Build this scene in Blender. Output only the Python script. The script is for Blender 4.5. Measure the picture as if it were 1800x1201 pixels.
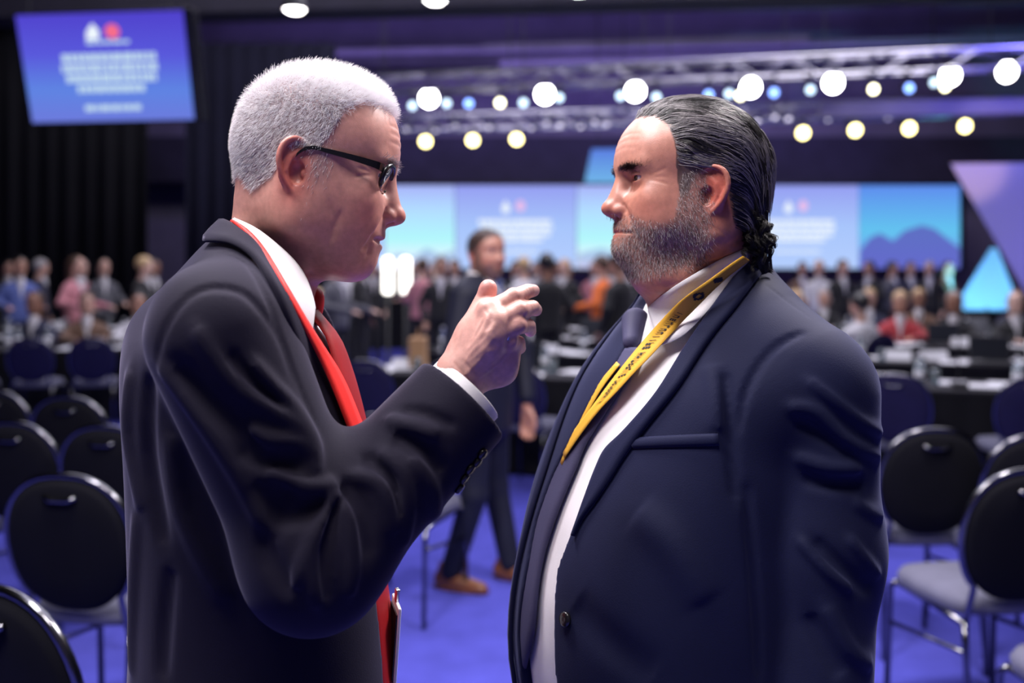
import bpy, bmesh, math, random, time
import numpy as np
from mathutils import Vector, Matrix
T0 = time.time()
random.seed(7); RNG = np.random.default_rng(7)
for o in list(bpy.data.objects): bpy.data.objects.remove(o)
SC = bpy.context.scene; COL = SC.collection
FPX, CAMH, HOR = 1750.0, 1.52, 485.0      # lens in pixels, eye height, horizon row of the 1800x1201 frame

# ------------------------------------------------------------------ camera, world, lights, exposure
cam = bpy.data.cameras.new('camera'); cam_ob = bpy.data.objects.new('camera', cam); COL.objects.link(cam_ob)
cam_ob.location = (0, 0, CAMH); cam_ob.rotation_euler = (math.pi/2, 0, 0)
cam.sensor_width = 36; cam.lens = 35; cam.shift_y = -(600.5-HOR)/1800
cam.clip_start = .05; cam.clip_end = 200
cam.dof.use_dof = True; cam.dof.focus_distance = 1.17; cam.dof.aperture_fstop = 2.7
SC.camera = cam_ob
SC.view_settings.view_transform = 'Standard'; SC.view_settings.look = 'None'
SC.view_settings.gamma = 1; SC.view_settings.exposure = 0.0; SC.view_settings.use_curve_mapping = False
world = bpy.data.worlds.new('world'); SC.world = world; world.use_nodes = True
world.node_tree.nodes['Background'].inputs[0].default_value = (.16, .13, .34, 1)
world.node_tree.nodes['Background'].inputs[1].default_value = .025

def lamp(name, kind, loc, target, energy, color, size=1.0, size_y=None, spot=None, spread=None):
    l = bpy.data.lights.new(name, kind); l.energy = energy; l.color = color
    if kind == 'AREA':
        l.size = size
        if size_y: l.shape = 'RECTANGLE'; l.size_y = size_y
        if spread: l.spread = math.radians(spread)
    if kind == 'SPOT':
        l.shadow_soft_size = size; l.spot_size = math.radians(spot or 60); l.spot_blend = .6
    if kind == 'POINT': l.shadow_soft_size = size
    o = bpy.data.objects.new(name, l); COL.objects.link(o); o.location = loc
    d = Vector(target)-Vector(loc); o.rotation_euler = d.to_track_quat('-Z', 'Y').to_euler()
    return o

lamp('key_stage_left', 'AREA', (-1.0, 2.0, 4.3), (.2, 1.3, 1.5), 140, (1, .94, .95), .8)
lamp('key_stage_right', 'AREA', (1.7, 2.7, 4.1), (-.2, 1.2, 1.5), 235, (1, .93, .94), .8)
lamp('key_over_seats', 'AREA', (-1.7, .65, 4.2), (-.28, 1.2, 1.5), 110, (1, .96, 1), .8)
lamp('key_over_aisle', 'AREA', (-.2, .30, 4.2), (.0, 1.2, 1.4), 78, (1, .92, .92), .8)
lamp('added_truss_fill', 'AREA', (3.4, 19.6, 7.2), (3.4, 20.0, 4.4), 75, (.86, .82, 1), 13, .5)  # added lamp without a fixture, brightens the chrome of the trusses
lamp('house_wash_near', 'AREA', (0, 5.8, 7.6), (0, 5.8, 0), 260, (.80, .78, 1), 6, 4)
lamp('house_wash_far', 'AREA', (1, 13.0, 8.2), (1, 13, 0), 1500, (.90, .86, 1), 14, 8)
lamp('violet_wall_wash', 'AREA', (1, 22.5, 5.6), (1, 26.8, 7.4), 215, (.42, .30, 1), 16, .6)
lamp('blue_side_wash', 'AREA', (8.5, 15.5, 4.2), (8.2, 17.5, 5.3), 90, (.22, .20, 1), 4, .5)
lamp('sail_violet', 'SPOT', (7.5, 12.5, .9), (8.6, 16.2, 2.6), 520, (.20, .15, 1), .2, spot=50)
lamp('sail_warm', 'SPOT', (6.6, 15.2, 3.0), (7.75, 16.9, 3.35), 130, (1, .62, .30), .1, spot=40)
lamp('sail_cyan', 'SPOT', (8.3, 16.2, .25), (8.6, 18.0, 1.5), 620, (.2, .88, 1), .1, spot=46)


# ------------------------------------------------------------------ naming helpers
def tag(o, label=None, cat=None, group=None, kind=None):
    if label: o['label'] = label
    if cat: o['category'] = cat
    if group: o['group'] = group
    if kind: o['kind'] = kind
    return o
def empty(name, loc=(0, 0, 0), rz=0, **k):
    o = bpy.data.objects.new(name, None); COL.objects.link(o); o.location = loc; o.rotation_euler = (0, 0, rz)
    o.empty_display_size = .1
    return tag(o, **k)
def link(name, me, mats, parent=None, smooth=False, **k):
    o = bpy.data.objects.new(name, me); COL.objects.link(o)
    for m in (mats if isinstance(mats, (list, tuple)) else [mats]): me.materials.append(m)
    if smooth: me.polygons.foreach_set('use_smooth', [True]*len(me.polygons))
    if parent: o.parent = parent
    return tag(o, **k)
def copy_tree(o, parent=None):
    c = o.copy(); COL.objects.link(c)
    if parent: c.parent = parent
    for ch in list(o.children): copy_tree(ch, c)
    return c
def at(px, py, Y):
    return np.array([(px-900)*Y/FPX, Y, CAMH+(HOR-py)*Y/FPX])
def proj(P):
    P = np.atleast_2d(P); return np.stack([900+FPX*P[:, 0]/P[:, 1], HOR-FPX*(P[:, 2]-CAMH)/P[:, 1]], 1)

# ------------------------------------------------------------------ materials
def mat(name, color, rough=.6, metal=0., emit=None, estr=0., sheen=0., spec=.5, noise=None, bump=None, attr=None, sss=0., coat=0., trans=0.):
    m = bpy.data.materials.new(name); m.use_nodes = True; nt = m.node_tree; b = nt.nodes['Principled BSDF']
    c = tuple(color)+(1,)
    b.inputs['Base Color'].default_value = c; b.inputs['Roughness'].default_value = rough; b.inputs['Metallic'].default_value = metal
    b.inputs['Specular IOR Level'].default_value = spec
    if sheen: b.inputs['Sheen Weight'].default_value = sheen; b.inputs['Sheen Roughness'].default_value = .4
    if coat: b.inputs['Coat Weight'].default_value = coat; b.inputs['Coat Roughness'].default_value = .15
    if trans: b.inputs['Transmission Weight'].default_value = trans
    if sss:
        b.inputs['Subsurface Weight'].default_value = sss; b.inputs['Subsurface Radius'].default_value = (1, .35, .2); b.inputs['Subsurface Scale'].default_value = .006
    if emit: b.inputs['Emission Color'].default_value = tuple(emit)+(1,); b.inputs['Emission Strength'].default_value = estr
    src = None
    if attr:
        a = nt.nodes.new('ShaderNodeVertexColor'); a.layer_name = attr; src = a.outputs['Color']
    if noise:      # (scale, amount)
        tc = nt.nodes.new('ShaderNodeTexCoord'); n = nt.nodes.new('ShaderNodeTexNoise'); n.inputs['Scale'].default_value = noise[0]; n.inputs['Detail'].default_value = 4
        nt.links.new(tc.outputs['Object'], n.inputs['Vector'])
        r = nt.nodes.new('ShaderNodeMapRange'); r.inputs[1].default_value = .3; r.inputs[2].default_value = .7; r.inputs[3].default_value = 1-noise[1]; r.inputs[4].default_value = 1+noise[1]
        nt.links.new(n.outputs[0], r.inputs[0])
        mx = nt.nodes.new('ShaderNodeMix'); mx.data_type = 'RGBA'; mx.blend_type = 'MULTIPLY'; mx.inputs[0].default_value = 1; mx.inputs[6].default_value = c
        if src: nt.links.new(src, mx.inputs[6])
        nt.links.new(r.outputs[0], mx.inputs[7]); src = mx.outputs[2]
    if src: nt.links.new(src, b.inputs['Base Color'])
    if bump:       # (scale, strength, distance)
        tc = nt.nodes.new('ShaderNodeTexCoord'); n = nt.nodes.new('ShaderNodeTexNoise'); n.inputs['Scale'].default_value = bump[0]; n.inputs['Detail'].default_value = 3
        nt.links.new(tc.outputs['Object'], n.inputs['Vector']); bp = nt.nodes.new('ShaderNodeBump'); bp.inputs['Strength'].default_value = bump[1]; bp.inputs['Distance'].default_value = bump[2]
        nt.links.new(n.outputs[0], bp.inputs['Height']); nt.links.new(bp.outputs[0], b.inputs['Normal'])
    m.diffuse_color = c
    return m
def fabric(name, col, rough=.75, sheen=.3, scale=700, spec=.3):
    m = mat(name, col, rough, sheen=sheen*.5, spec=spec, noise=(9, .12)); nt = m.node_tree; b = nt.nodes['Principled BSDF']
    k = max(max(col), .02); b.inputs['Sheen Tint'].default_value = (min(1, .35+.5*col[0]/k), min(1, .35+.5*col[1]/k), min(1, .35+.5*col[2]/k), 1)
    tc = nt.nodes.new('ShaderNodeTexCoord'); n = nt.nodes.new('ShaderNodeTexNoise'); n.inputs['Scale'].default_value = scale; n.inputs['Detail'].default_value = 2
    nt.links.new(tc.outputs['Object'], n.inputs['Vector']); bp = nt.nodes.new('ShaderNodeBump'); bp.inputs['Strength'].default_value = .25; bp.inputs['Distance'].default_value = .0008
    nt.links.new(n.outputs[0], bp.inputs['Height']); nt.links.new(bp.outputs[0], b.inputs['Normal']); return m
def emitmat(name, color, strength):
    m = bpy.data.materials.new(name); m.use_nodes = True; nt = m.node_tree; nt.nodes.remove(nt.nodes['Principled BSDF'])
    e = nt.nodes.new('ShaderNodeEmission'); e.inputs[0].default_value = tuple(color)+(1,); e.inputs[1].default_value = strength
    nt.links.new(e.outputs[0], nt.nodes['Material Output'].inputs[0]); m.cycles.emission_sampling = 'NONE'
    return m

# ------------------------------------------------------------------ mesh collector
class MB:
    def __init__(s): s.v = []; s.f = []; s.mi = []
    def add(s, v, f, m=0):
        n = len(s.v); s.v += [tuple(map(float, p)) for p in v]; s.f += [tuple(n+i for i in q) for q in f]; s.mi += [m]*len(f); return s
    def box(s, c, d, R=None, m=0, bev=0.0):
        hx, hy, hz = d[0]/2, d[1]/2, d[2]/2
        if bev > 0:
            b = min(bev, hx*.9, hy*.9, hz*.9); bm = bmesh.new(); bmesh.ops.create_cube(bm, size=1)
            for v in bm.verts: v.co = Vector((v.co.x*d[0], v.co.y*d[1], v.co.z*d[2]))
            bmesh.ops.bevel(bm, geom=bm.edges[:], offset=b, segments=2, affect='EDGES', profile=.5)
            vs = [v.co.copy() for v in bm.verts]; bm.verts.index_update(); fs = [[v.index for v in f.verts] for f in bm.faces]; bm.free()
        else:
            vs = [Vector((x*hx, y*hy, z*hz)) for z in (-1, 1) for y in (-1, 1) for x in (-1, 1)]
            fs = [(0, 2, 3, 1), (4, 5, 7, 6), (0, 1, 5, 4), (2, 6, 7, 3), (0, 4, 6, 2), (1, 3, 7, 5)]
        if R is not None: vs = [R @ v for v in vs]
        return s.add([Vector(c)+v for v in vs], fs, m)
    def tube(s, pts, r, n=8, m=0, cap=True):
        pts = [Vector(p) for p in pts]; rs = r if isinstance(r, (list, tuple)) else [r]*len(pts)
        v = []; f = []; prev = None
        for i, p in enumerate(pts):
            t = (pts[min(i+1, len(pts)-1)]-pts[max(i-1, 0)]).normalized()
            if prev is None:
                a = Vector((0, 0, 1)) if abs(t.z) < .9 else Vector((1, 0, 0)); u = t.cross(a).normalized()
            else: u = (prev-t*prev.dot(t)).normalized()
            prev = u; w = t.cross(u)
            for k in range(n):
                g = 2*math.pi*k/n; v.append(p+(u*math.cos(g)+w*math.sin(g))*rs[i])
        for i in range(len(pts)-1):
            for k in range(n): a = i*n+k; b = i*n+(k+1) % n; f.append((a, b, b+n, a+n))
        if cap: f.append(tuple(range(n-1, -1, -1))); f.append(tuple((len(pts)-1)*n+k for k in range(n)))
        return s.add(v, f, m)
    def lathe(s, prof, c=(0, 0, 0), n=16, m=0, R=None):
        v = []; f = []
        for (r, z) in prof:
            for k in range(n):
                g = 2*math.pi*k/n; p = Vector((r*math.cos(g), r*math.sin(g), z)); v.append(Vector(c)+(R @ p if R is not None else p))
        for i in range(len(prof)-1):
            for k in range(n): a = i*n+k; b = i*n+(k+1) % n; f.append((a, b, b+n, a+n))
        f.append(tuple(range(n-1, -1, -1))); f.append(tuple((len(prof)-1)*n+k for k in range(n)))
        return s.add(v, f, m)
    def mesh(s, name):
        me = bpy.data.meshes.new(name); me.from_pydata(s.v, [], s.f); me.polygons.foreach_set('material_index', s.mi); me.update(); return me
    def build(s, name, mats, parent=None, smooth=False, **k): return link(name, s.mesh(name), mats, parent, smooth, **k)

# ------------------------------------------------------------------ implicit modelling: smooth unions of rounded solids meshed with surface nets
def rot3(yaw, pitch=0, roll=0):
    y, p, r = map(math.radians, (yaw, pitch, roll))
    Rz = np.array([[math.cos(y), -math.sin(y), 0], [math.sin(y), math.cos(y), 0], [0, 0, 1]])
    Ry = np.array([[math.cos(p), 0, math.sin(p)], [0, 1, 0], [-math.sin(p), 0, math.cos(p)]])
    Rx = np.array([[1, 0, 0], [0, math.cos(r), -math.sin(r)], [0, math.sin(r), math.cos(r)]])
    return Rz @ Ry @ Rx
def smin(a, b, k):
    h = np.maximum(k-np.abs(a-b), 0)/k; return np.minimum(a, b)-h*h*k*.25
def smax(a, b, k): return -smin(-a, -b, k)
def sstep(x, a, b):
    t = np.clip((x-a)/(b-a), 0, 1); return t*t*(3-2*t)
class Sdf:
    """ordered list of blended solids; every op touches only points near its own bounding ball"""
    def __init__(s): s.ops = []
    def _add(s, mode, fn, c, R, k): s.ops.append((mode, fn, np.asarray(c, np.float32), float(R), float(k)))
    def ell(s, c, r, k=.01, mode='u', R=None, far=False):
        c = np.asarray(c, np.float32); r = np.broadcast_to(np.asarray(r, np.float32), (3,)); M = None if R is None else np.asarray(R, np.float32)
        def fn(P):
            q = P-c
            if M is not None: q = q @ M
            k0 = np.sqrt(((q/r)**2).sum(1))+1e-9; k1 = np.sqrt(((q/(r*r))**2).sum(1))+1e-9
            return k0*(k0-1)/k1
        s._add(mode, fn, c, 1e9 if far else r.max()+k+.02, k); return s
    def cap(s, a, b, ra, rb=None, k=.01, mode='u', far=False):
        a = np.asarray(a, np.float32); b = np.asarray(b, np.float32); rb = ra if rb is None else rb; ab = b-a; L2 = max(float(ab@ab), 1e-12)
        def fn(P):
            q = P-a; t = np.clip(q@ab/L2, 0, 1); return np.sqrt(((q-t[:, None]*ab)**2).sum(1))-(ra+(rb-ra)*t)
        s._add(mode, fn, (a+b)/2, 1e9 if far else math.sqrt(L2)/2+max(ra, rb)+k+.02, k); return s
    def path(s, pts, r, k=.01, mode='u'):
        rs = list(r) if isinstance(r, (list, tuple)) else [r]*len(pts)
        pts = [np.asarray(p, np.float32) for p in pts]; c = sum(pts)/len(pts)
        def fn(P):
            d = np.full(len(P), 1e3, np.float32)
            for i in range(len(pts)-1):
                a, b = pts[i], pts[i+1]; ab = b-a; L2 = max(float(ab@ab), 1e-12); q = P-a; t = np.clip(q@ab/L2, 0, 1)
                d = np.minimum(d, np.sqrt(((q-t[:, None]*ab)**2).sum(1))-(rs[i]+(rs[i+1]-rs[i])*t))
            return d
        s._add(mode, fn, c, max(np.linalg.norm(p-c) for p in pts)+max(map(abs, rs))+k+.02, k); return s
    def fold(s, pts, w, amp):
        """cloth ridge (amp>0) or crease (amp<0) along a 3-D polyline, fading at both ends"""
        pts = [np.asarray(p, np.float32) for p in pts]; n = len(pts)-1; c = sum(pts)/len(pts)
        def fn(P):
            best = np.full(len(P), 1e3, np.float32); tt = np.zeros(len(P), np.float32)
            for i in range(n):
                a, b = pts[i], pts[i+1]; ab = b-a; L2 = max(float(ab@ab), 1e-12); q = P-a; t = np.clip(q@ab/L2, 0, 1)
                d = np.sqrt(((q-t[:, None]*ab)**2).sum(1)); m = d < best; best = np.where(m, d, best); tt = np.where(m, (i+t)/n, tt)
            return amp*np.exp(-(best/w)**2)*np.sqrt(np.clip(4*tt*(1-tt), 0.02, 1))
        s._add('d', fn, c, max(np.linalg.norm(p-c) for p in pts)+2.6*w, 0); return s
    def func(s, fn, k=.01, mode='u', c=(0, 0, 0), R=1e9): s._add(mode, fn, c, R, k); return s
    def __call__(s, P):
        P = np.ascontiguousarray(P, np.float32); d = np.full(len(P), 1.0, np.float32)
        for mode, fn, c, R, k in s.ops:
            if R < 1e6:
                idx = np.nonzero((np.abs(P-c) < R).all(1))[0]
                if not len(idx): continue
                Q = P[idx]; x = d[idx]
            else: idx = None; Q = P; x = d
            e = fn(Q)
            if mode == 'u': y = smin(x, e, k) if k > 0 else np.minimum(x, e)
            elif mode == 's': y = smax(x, -e, k)
            elif mode == 'i': y = smax(x, e, k)
            else: y = x-e
            if idx is None: d = y.astype(np.float32)
            else: d[idx] = y
        return d
    def grad(s, P, e=.001):
        P = np.asarray(P, np.float32); g = np.empty((len(P), 3), np.float32)
        for i in range(3):
            o = np.zeros(3, np.float32); o[i] = e; g[:, i] = s(P+o)-s(P-o)
        return g/(np.linalg.norm(g, axis=1, keepdims=True)+1e-9)
    def hit(s, pts, y0=.6, y1=2.2, it=60):
        """first surface point seen from the camera position along the rays of some frame points"""
        pts = np.atleast_2d(np.asarray(pts, np.float32)); D = np.stack([(pts[:, 0]-900)/FPX, np.ones(len(pts)), (HOR-pts[:, 1])/FPX], 1).astype(np.float32)
        O = np.array([0, 0, CAMH], np.float32); t = np.full(len(pts), y0, np.float32); L = np.linalg.norm(D, axis=1)
        for i in range(it): t = np.minimum(t+.7*s(O+D*t[:, None])/L, y1)
        return O+D*t[:, None]

def net_mesh(f, lo, hi, h, name, B=8, slack=1.7, post=None):
    lo = np.asarray(lo, np.float32); nb = np.maximum(np.ceil((np.asarray(hi)-lo)/(h*B)).astype(int), 1); n = nb*B+1
    bx = np.stack(np.meshgrid(*[np.arange(k) for k in nb], indexing='ij'), -1).reshape(-1, 3)
    cen = lo+(bx*B+B/2)*h; dc = f(cen.astype(np.float32)); act = np.abs(dc) < h*B*.87*slack
    G = np.where(dc > 0, np.float32(1), np.float32(-1)).reshape(nb); G = np.repeat(np.repeat(np.repeat(G, B, 0), B, 1), B, 2)
    G = np.pad(G, ((0, 1),)*3, mode='edge')
    loc = np.stack(np.meshgrid(*[np.arange(B+1)]*3, indexing='ij'), -1).reshape(-1, 3); ab = bx[act]
    flag = np.zeros(n, bool); CH = 400
    for i in range(0, len(ab), CH):
        gi = (ab[i:i+CH, None, :]*B+loc[None]).reshape(-1, 3); flag[gi[:, 0], gi[:, 1], gi[:, 2]] = True
    gi = np.argwhere(flag)
    for i in range(0, len(gi), 200000):
        q = gi[i:i+200000]; G[q[:, 0], q[:, 1], q[:, 2]] = f((lo+q*np.float32(h)).astype(np.float32))
    S = G < 0
    c = np.zeros(tuple(n-1), np.int8)
    for a in (0, 1):
        for b in (0, 1):
            for d in (0, 1): c += S[a:n[0]-1+a, b:n[1]-1+b, d:n[2]-1+d]
    cells = np.argwhere((c > 0) & (c < 8)); vid = np.full(tuple(n-1), -1, np.int32); vid[cells[:, 0], cells[:, 1], cells[:, 2]] = np.arange(len(cells))
    acc = np.zeros((len(cells), 3), np.float32); cnt = np.zeros(len(cells), np.float32)
    corn = [(a, b, d) for a in (0, 1) for b in (0, 1) for d in (0, 1)]
    val = {q: G[cells[:, 0]+q[0], cells[:, 1]+q[1], cells[:, 2]+q[2]] for q in corn}
    for q in corn:
        for ax in range(3):
            if q[ax]: continue
            r = list(q); r[ax] = 1; a, b = val[q], val[tuple(r)]; m = (a < 0) != (b < 0); t = np.where(m, a/(np.where(m, a-b, 1)), 0)
            p = np.tile(np.array(q, np.float32), (len(cells), 1)); p[:, ax] = t; acc[m] += p[m]; cnt[m] += 1
    V = lo+(cells+acc/np.maximum(cnt, 1)[:, None])*h
    F = []
    for ax in range(3):
        u, w = (ax+1) % 3, (ax+2) % 3
        sl0 = [slice(1, -1)]*3; sl1 = [slice(1, -1)]*3; sl0[ax] = slice(0, -1); sl1[ax] = slice(1, None)
        A, Bq = S[tuple(sl0)], S[tuple(sl1)]; e = np.argwhere(A != Bq)
        if not len(e): continue
        pos = A[e[:, 0], e[:, 1], e[:, 2]]; base = e+1; base[:, ax] -= 1
        def vv(du, dw):
            q = base.copy(); q[:, u] -= du; q[:, w] -= dw; return vid[q[:, 0], q[:, 1], q[:, 2]]
        Q = np.stack([vv(1, 1), vv(0, 1), vv(0, 0), vv(1, 0)], 1); Q[~pos] = Q[~pos][:, ::-1]; F.append(Q)
    F = np.concatenate(F); F = F[(F >= 0).all(1)]
    if post: V = post(V)
    return np_mesh(name, V, F), V
def np_mesh(name, V, F):
    me = bpy.data.meshes.new(name); F = np.asarray(F, np.int32); k = F.shape[1]
    me.vertices.add(len(V)); me.vertices.foreach_set('co', np.asarray(V, np.float32).ravel())
    me.loops.add(F.size); me.loops.foreach_set('vertex_index', F.ravel())
    me.polygons.add(len(F)); me.polygons.foreach_set('loop_start', np.arange(0, F.size, k, dtype=np.int32))
    me.polygons.foreach_set('use_smooth', np.ones(len(F), bool)); me.update(calc_edges=True); me.validate(); return me
def paint(me, C, name='Col'):
    a = me.color_attributes.new(name, 'FLOAT_COLOR', 'POINT'); C = np.concatenate([C, np.ones((len(C), 1))], 1).astype(np.float32); a.data.foreach_set('color', C.ravel())
def strands(name, pts, rad, m, parent, taper=.35):
    """hair: pts (n, k, 3)"""
    n, k, _ = pts.shape; hc = bpy.data.hair_curves.new(name); hc.add_curves([k]*n)
    hc.attributes['position'].data.foreach_set('vector', np.ascontiguousarray(pts, np.float32).ravel())
    r = hc.attributes.get('radius') or hc.attributes.new('radius', 'FLOAT', 'POINT')
    R = np.asarray(rad, np.float32).reshape(-1, 1)*np.linspace(1, taper, k, dtype=np.float32)[None]; r.data.foreach_set('value', np.broadcast_to(R, (n, k)).astype(np.float32).ravel())
    o = bpy.data.objects.new(name, hc); COL.objects.link(o); hc.materials.append(m)
    if parent: o.parent = parent
    return o
def spline(pts, n, closed=False):
    P = np.asarray(pts, float); m = len(P); out = []
    for s in np.linspace(0, m-1, n):
        i = min(int(s), m-2); t = s-i; p0 = P[max(i-1, 0)]; p1 = P[i]; p2 = P[i+1]; p3 = P[min(i+2, m-1)]
        out.append(.5*((2*p1)+(-p0+p2)*t+(2*p0-5*p1+4*p2-p3)*t*t+(-p0+3*p1-3*p2+p3)*t**3))
    return np.array(out)
M = {}
# ================================================================== hall
M['carpet'] = mat('blue_carpet', (.068, .070, .40), .95, noise=(6, .12), bump=(400, .5, .004), spec=.1)
M['wall_dark'] = mat('dark_wall_paint', (.03, .026, .05), .9, noise=(2, .2)); M['ceiling'] = mat('dark_ceiling', (.016, .014, .028), .9, noise=(1.5, .2))
M['wall_violet'] = mat('violet_gray_wall', (.20, .18, .26), .9, noise=(1.2, .15)); M['black_cloth'] = fabric('black_cloth', (.004, .004, .007), .9, .05, 300); M['navy_cloth'] = fabric('navy_drape', (.008, .008, .024), .9, .05, 300)
M['metal_dark'] = mat('dark_metal', (.03, .03, .035), .4, metal=.6); M['chrome'] = mat('chrome_tube', (.75, .74, .8), .22, metal=1); M['frame_black'] = mat('black_frame', (.006, .006, .01), .5)
def slab(name, lo, hi, m, **k):
    lo, hi = np.array(lo, float), np.array(hi, float); return MB().box((lo+hi)/2, hi-lo).build(name, m, kind='structure', **k)
slab('floor', (-14, -1.5, -.1), (16, 27, 0), M['carpet']); slab('ceiling', (-14, -1.5, 9.0), (16, 27, 9.2), M['ceiling'])
slab('wall_back', (-14, 26.6, 0), (16, 27, 9.0), M['wall_violet']); slab('wall_left', (-14.2, -1.5, 0), (-14, 27, 9.0), M['wall_dark']); slab('wall_right', (16, -1.5, 0), (16.2, 27, 9.0), M['wall_dark']); slab('wall_near', (-14, -1.7, 0), (16, -1.5, 9.0), M['wall_dark'])
def beam(name, a, b, w, h, m, kind='structure', n=1, **k):
    a, b = Vector(a), Vector(b); d = b-a; R = d.to_track_quat('X', 'Z').to_matrix(); return MB().box((a+b)/2, (d.length, w, h), R).build(name, m, kind=kind, **k)
# ceiling beams and service ducts across the hall, high up
V3 = lambda *a: Vector(at(*a))
beam('trim_1', V3(-900, 60, 19), V3(2700, -60, 14), .5, .22, M['wall_dark']); beam('trim_2', V3(-500, 12, 15), V3(2500, -70, 13), .6, .7, M['ceiling'])
beam('trim_3', V3(250, 100, 24), V3(2200, 62, 22), .35, .10, M['wall_violet']); beam('trim_4', V3(850, 86, 23), V3(1420, 70, 22.4), .3, .16, M['wall_violet']); beam('trim_5', V3(880, 112, 23.5), V3(1400, 96, 23), .3, .12, M['wall_violet'])
beam('trim_6', V3(300, 122, 25), V3(2300, 118, 24), .4, .10, M['ceiling']); beam('trim_7', V3(1440, 196, 18.2), V3(2200, 178, 17), .3, .26, M['wall_violet'])
slab('wall_header', (-14, 25.2, 3.9), (16, 25.5, 5.05), M['wall_dark'])
# ------------------------------------------------------------------ drapes
def drape(name, x0, x1, y, z1, m, label, pitch=.34, amp=.045, z0=0.02):
    n = int((x1-x0)/pitch*8); v = []; f = []
    for zi in (z0, z1):
        for i in range(n+1): x = x0+(x1-x0)*i/n; v.append((x, y+amp*math.sin((x-x0)/pitch*2*math.pi)+.3*amp*math.sin(x*7.3), zi))
    for zi in (z0, z1):
        for i in range(n+1): x = x0+(x1-x0)*i/n; v.append((x, y+.02+amp*math.sin((x-x0)/pitch*2*math.pi)+.3*amp*math.sin(x*7.3), zi))
    k = n+1
    for i in range(n): f += [(i, i+1, k+i+1, k+i), (2*k+i+1, 2*k+i, 3*k+i, 3*k+i+1), (k+i, k+i+1, 3*k+i+1, 3*k+i), (i+1, i, 2*k+i, 2*k+i+1)]
    return MB().add(v, f).build(name, m, None, True, label=label, cat='curtain')
drape('stage_curtain', -13.5, -6.4, 17.5, 6.4, M['black_cloth'], 'tall black pleated curtain behind the hanging projection screen')
drape('stage_curtain', -6.3, -3.4, 19.2, 6.0, M['navy_cloth'], 'dark navy pleated curtain beside the wide stage screen')
# ------------------------------------------------------------------ stage and its wide screen
def gradmat(name, stops, strength, axis='Z'):
    """picture on a screen: colour ramp along an object axis in 0..1 generated space"""
    m = bpy.data.materials.new(name); m.use_nodes = True; nt = m.node_tree; nt.nodes.remove(nt.nodes['Principled BSDF'])
    tc = nt.nodes.new('ShaderNodeTexCoord'); sp = nt.nodes.new('ShaderNodeSeparateXYZ'); r = nt.nodes.new('ShaderNodeValToRGB'); e = nt.nodes.new('ShaderNodeEmission')
    nt.links.new(tc.outputs['Generated'], sp.inputs[0]); nt.links.new(sp.outputs[axis], r.inputs[0]); nt.links.new(r.outputs[0], e.inputs[0]); nt.links.new(e.outputs[0], nt.nodes['Material Output'].inputs[0])
    el = r.color_ramp.elements
    while len(el) < len(stops): el.new(.5)
    for q, (p, c) in zip(el, stops): q.position = p; q.color = tuple(c)+(1,)
    e.inputs[1].default_value = strength; return m
def srgb(r, g, b): return tuple(((c/255+.055)/1.055)**2.4 if c > 10 else c/255/12.92 for c in (r, g, b))
slab('stage', (-4.5, 20.6, 0), (12.5, 25.0, 1.0), M['black_cloth'])
YS = 24.0
LED = empty('stage_screen', (3.6, YS, 1.7), label='wide stage screen with repeated blue slides of mountains and white text', cat='screen')
LED.parent = None
def led_child(o): o.parent = LED; o.matrix_parent_inverse = LED.matrix_world.inverted(); return o
bpy.context.view_layer.update()
def pquad(name, pts, Y, m, thick=.02, parent=None):
    """flat printed area on a screen, given by frame points at distance Y"""
    P = [at(x, y, Y) for x, y in pts]; n = len(P); B = [p+np.array((0, thick, 0)) for p in P]
    f = [tuple(range(n)), tuple(range(2*n-1, n-1, -1))]+[(i, i+n, (i+1) % n+n, (i+1) % n) for i in range(n)]
    return MB().add(P+B, f).build(name, m, parent)
S_TXT = gradmat('slide_text_panel', [(0, srgb(172, 196, 242)), (.5, srgb(160, 188, 240)), (1, srgb(142, 150, 230))], 1.12)
S_CY1 = gradmat('slide_sky_pale', [(0, srgb(235, 232, 250)), (.35, srgb(170, 236, 240)), (.7, srgb(170, 210, 245)), (1, srgb(160, 170, 238))], 1.12)
S_CY2 = gradmat('slide_sky_blue', [(0, srgb(120, 150, 240)), (.45, srgb(100, 195, 240)), (1, srgb(95, 140, 238))], 1.0)
S_MT = gradmat('slide_mountains', [(0, srgb(112, 118, 225)), (1, srgb(105, 125, 215))], .8); S_MT2 = gradmat('slide_mountains_pale', [(0, srgb(205, 205, 245)), (1, srgb(160, 205, 238))], .95)
E_WHITE = emitmat('screen_white', (.86, .93, 1.0), 1.0); E_PINK = emitmat('screen_pink', srgb(235, 190, 235), 1.0); E_RED = emitmat('screen_red', srgb(245, 110, 140), 1.0); E_PALE = emitmat('screen_pale', srgb(190, 210, 245), 1.0)
led_child(beam('screen_frame', V3(590, 400, YS+.1), V3(1694, 398, YS+.1), .12, 2.16, M['frame_black'], None))
for nm, x0, x1, mm in (('slide_panel', 600, 676, S_TXT), ('slide_panel', 676, 800, S_CY1), ('slide_panel', 800, 1014, S_TXT), ('slide_panel', 1014, 1296, S_CY1), ('slide_panel', 1296, 1510, S_TXT), ('slide_panel', 1510, 1688, S_CY2)):
    led_child(pquad(nm, [(x0+.6, 472), (x1-.6, 472), (x1-.6, 326), (x0+.6, 326)], YS, mm, .03))
def ridge(x0, x1, base, pts, m): led_child(pquad('mountain_picture', [(x0, base)]+[(x1, base)]+[(x0+(x1-x0)*t, y) for t, y in reversed(pts)], YS-.012, m, .01))
ridge(1512, 1687, 472, [(0, 440), (.1, 418), (.2, 410), (.33, 424), (.45, 405), (.62, 396), (.75, 402), (.88, 420), (1, 436)], S_MT)
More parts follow.
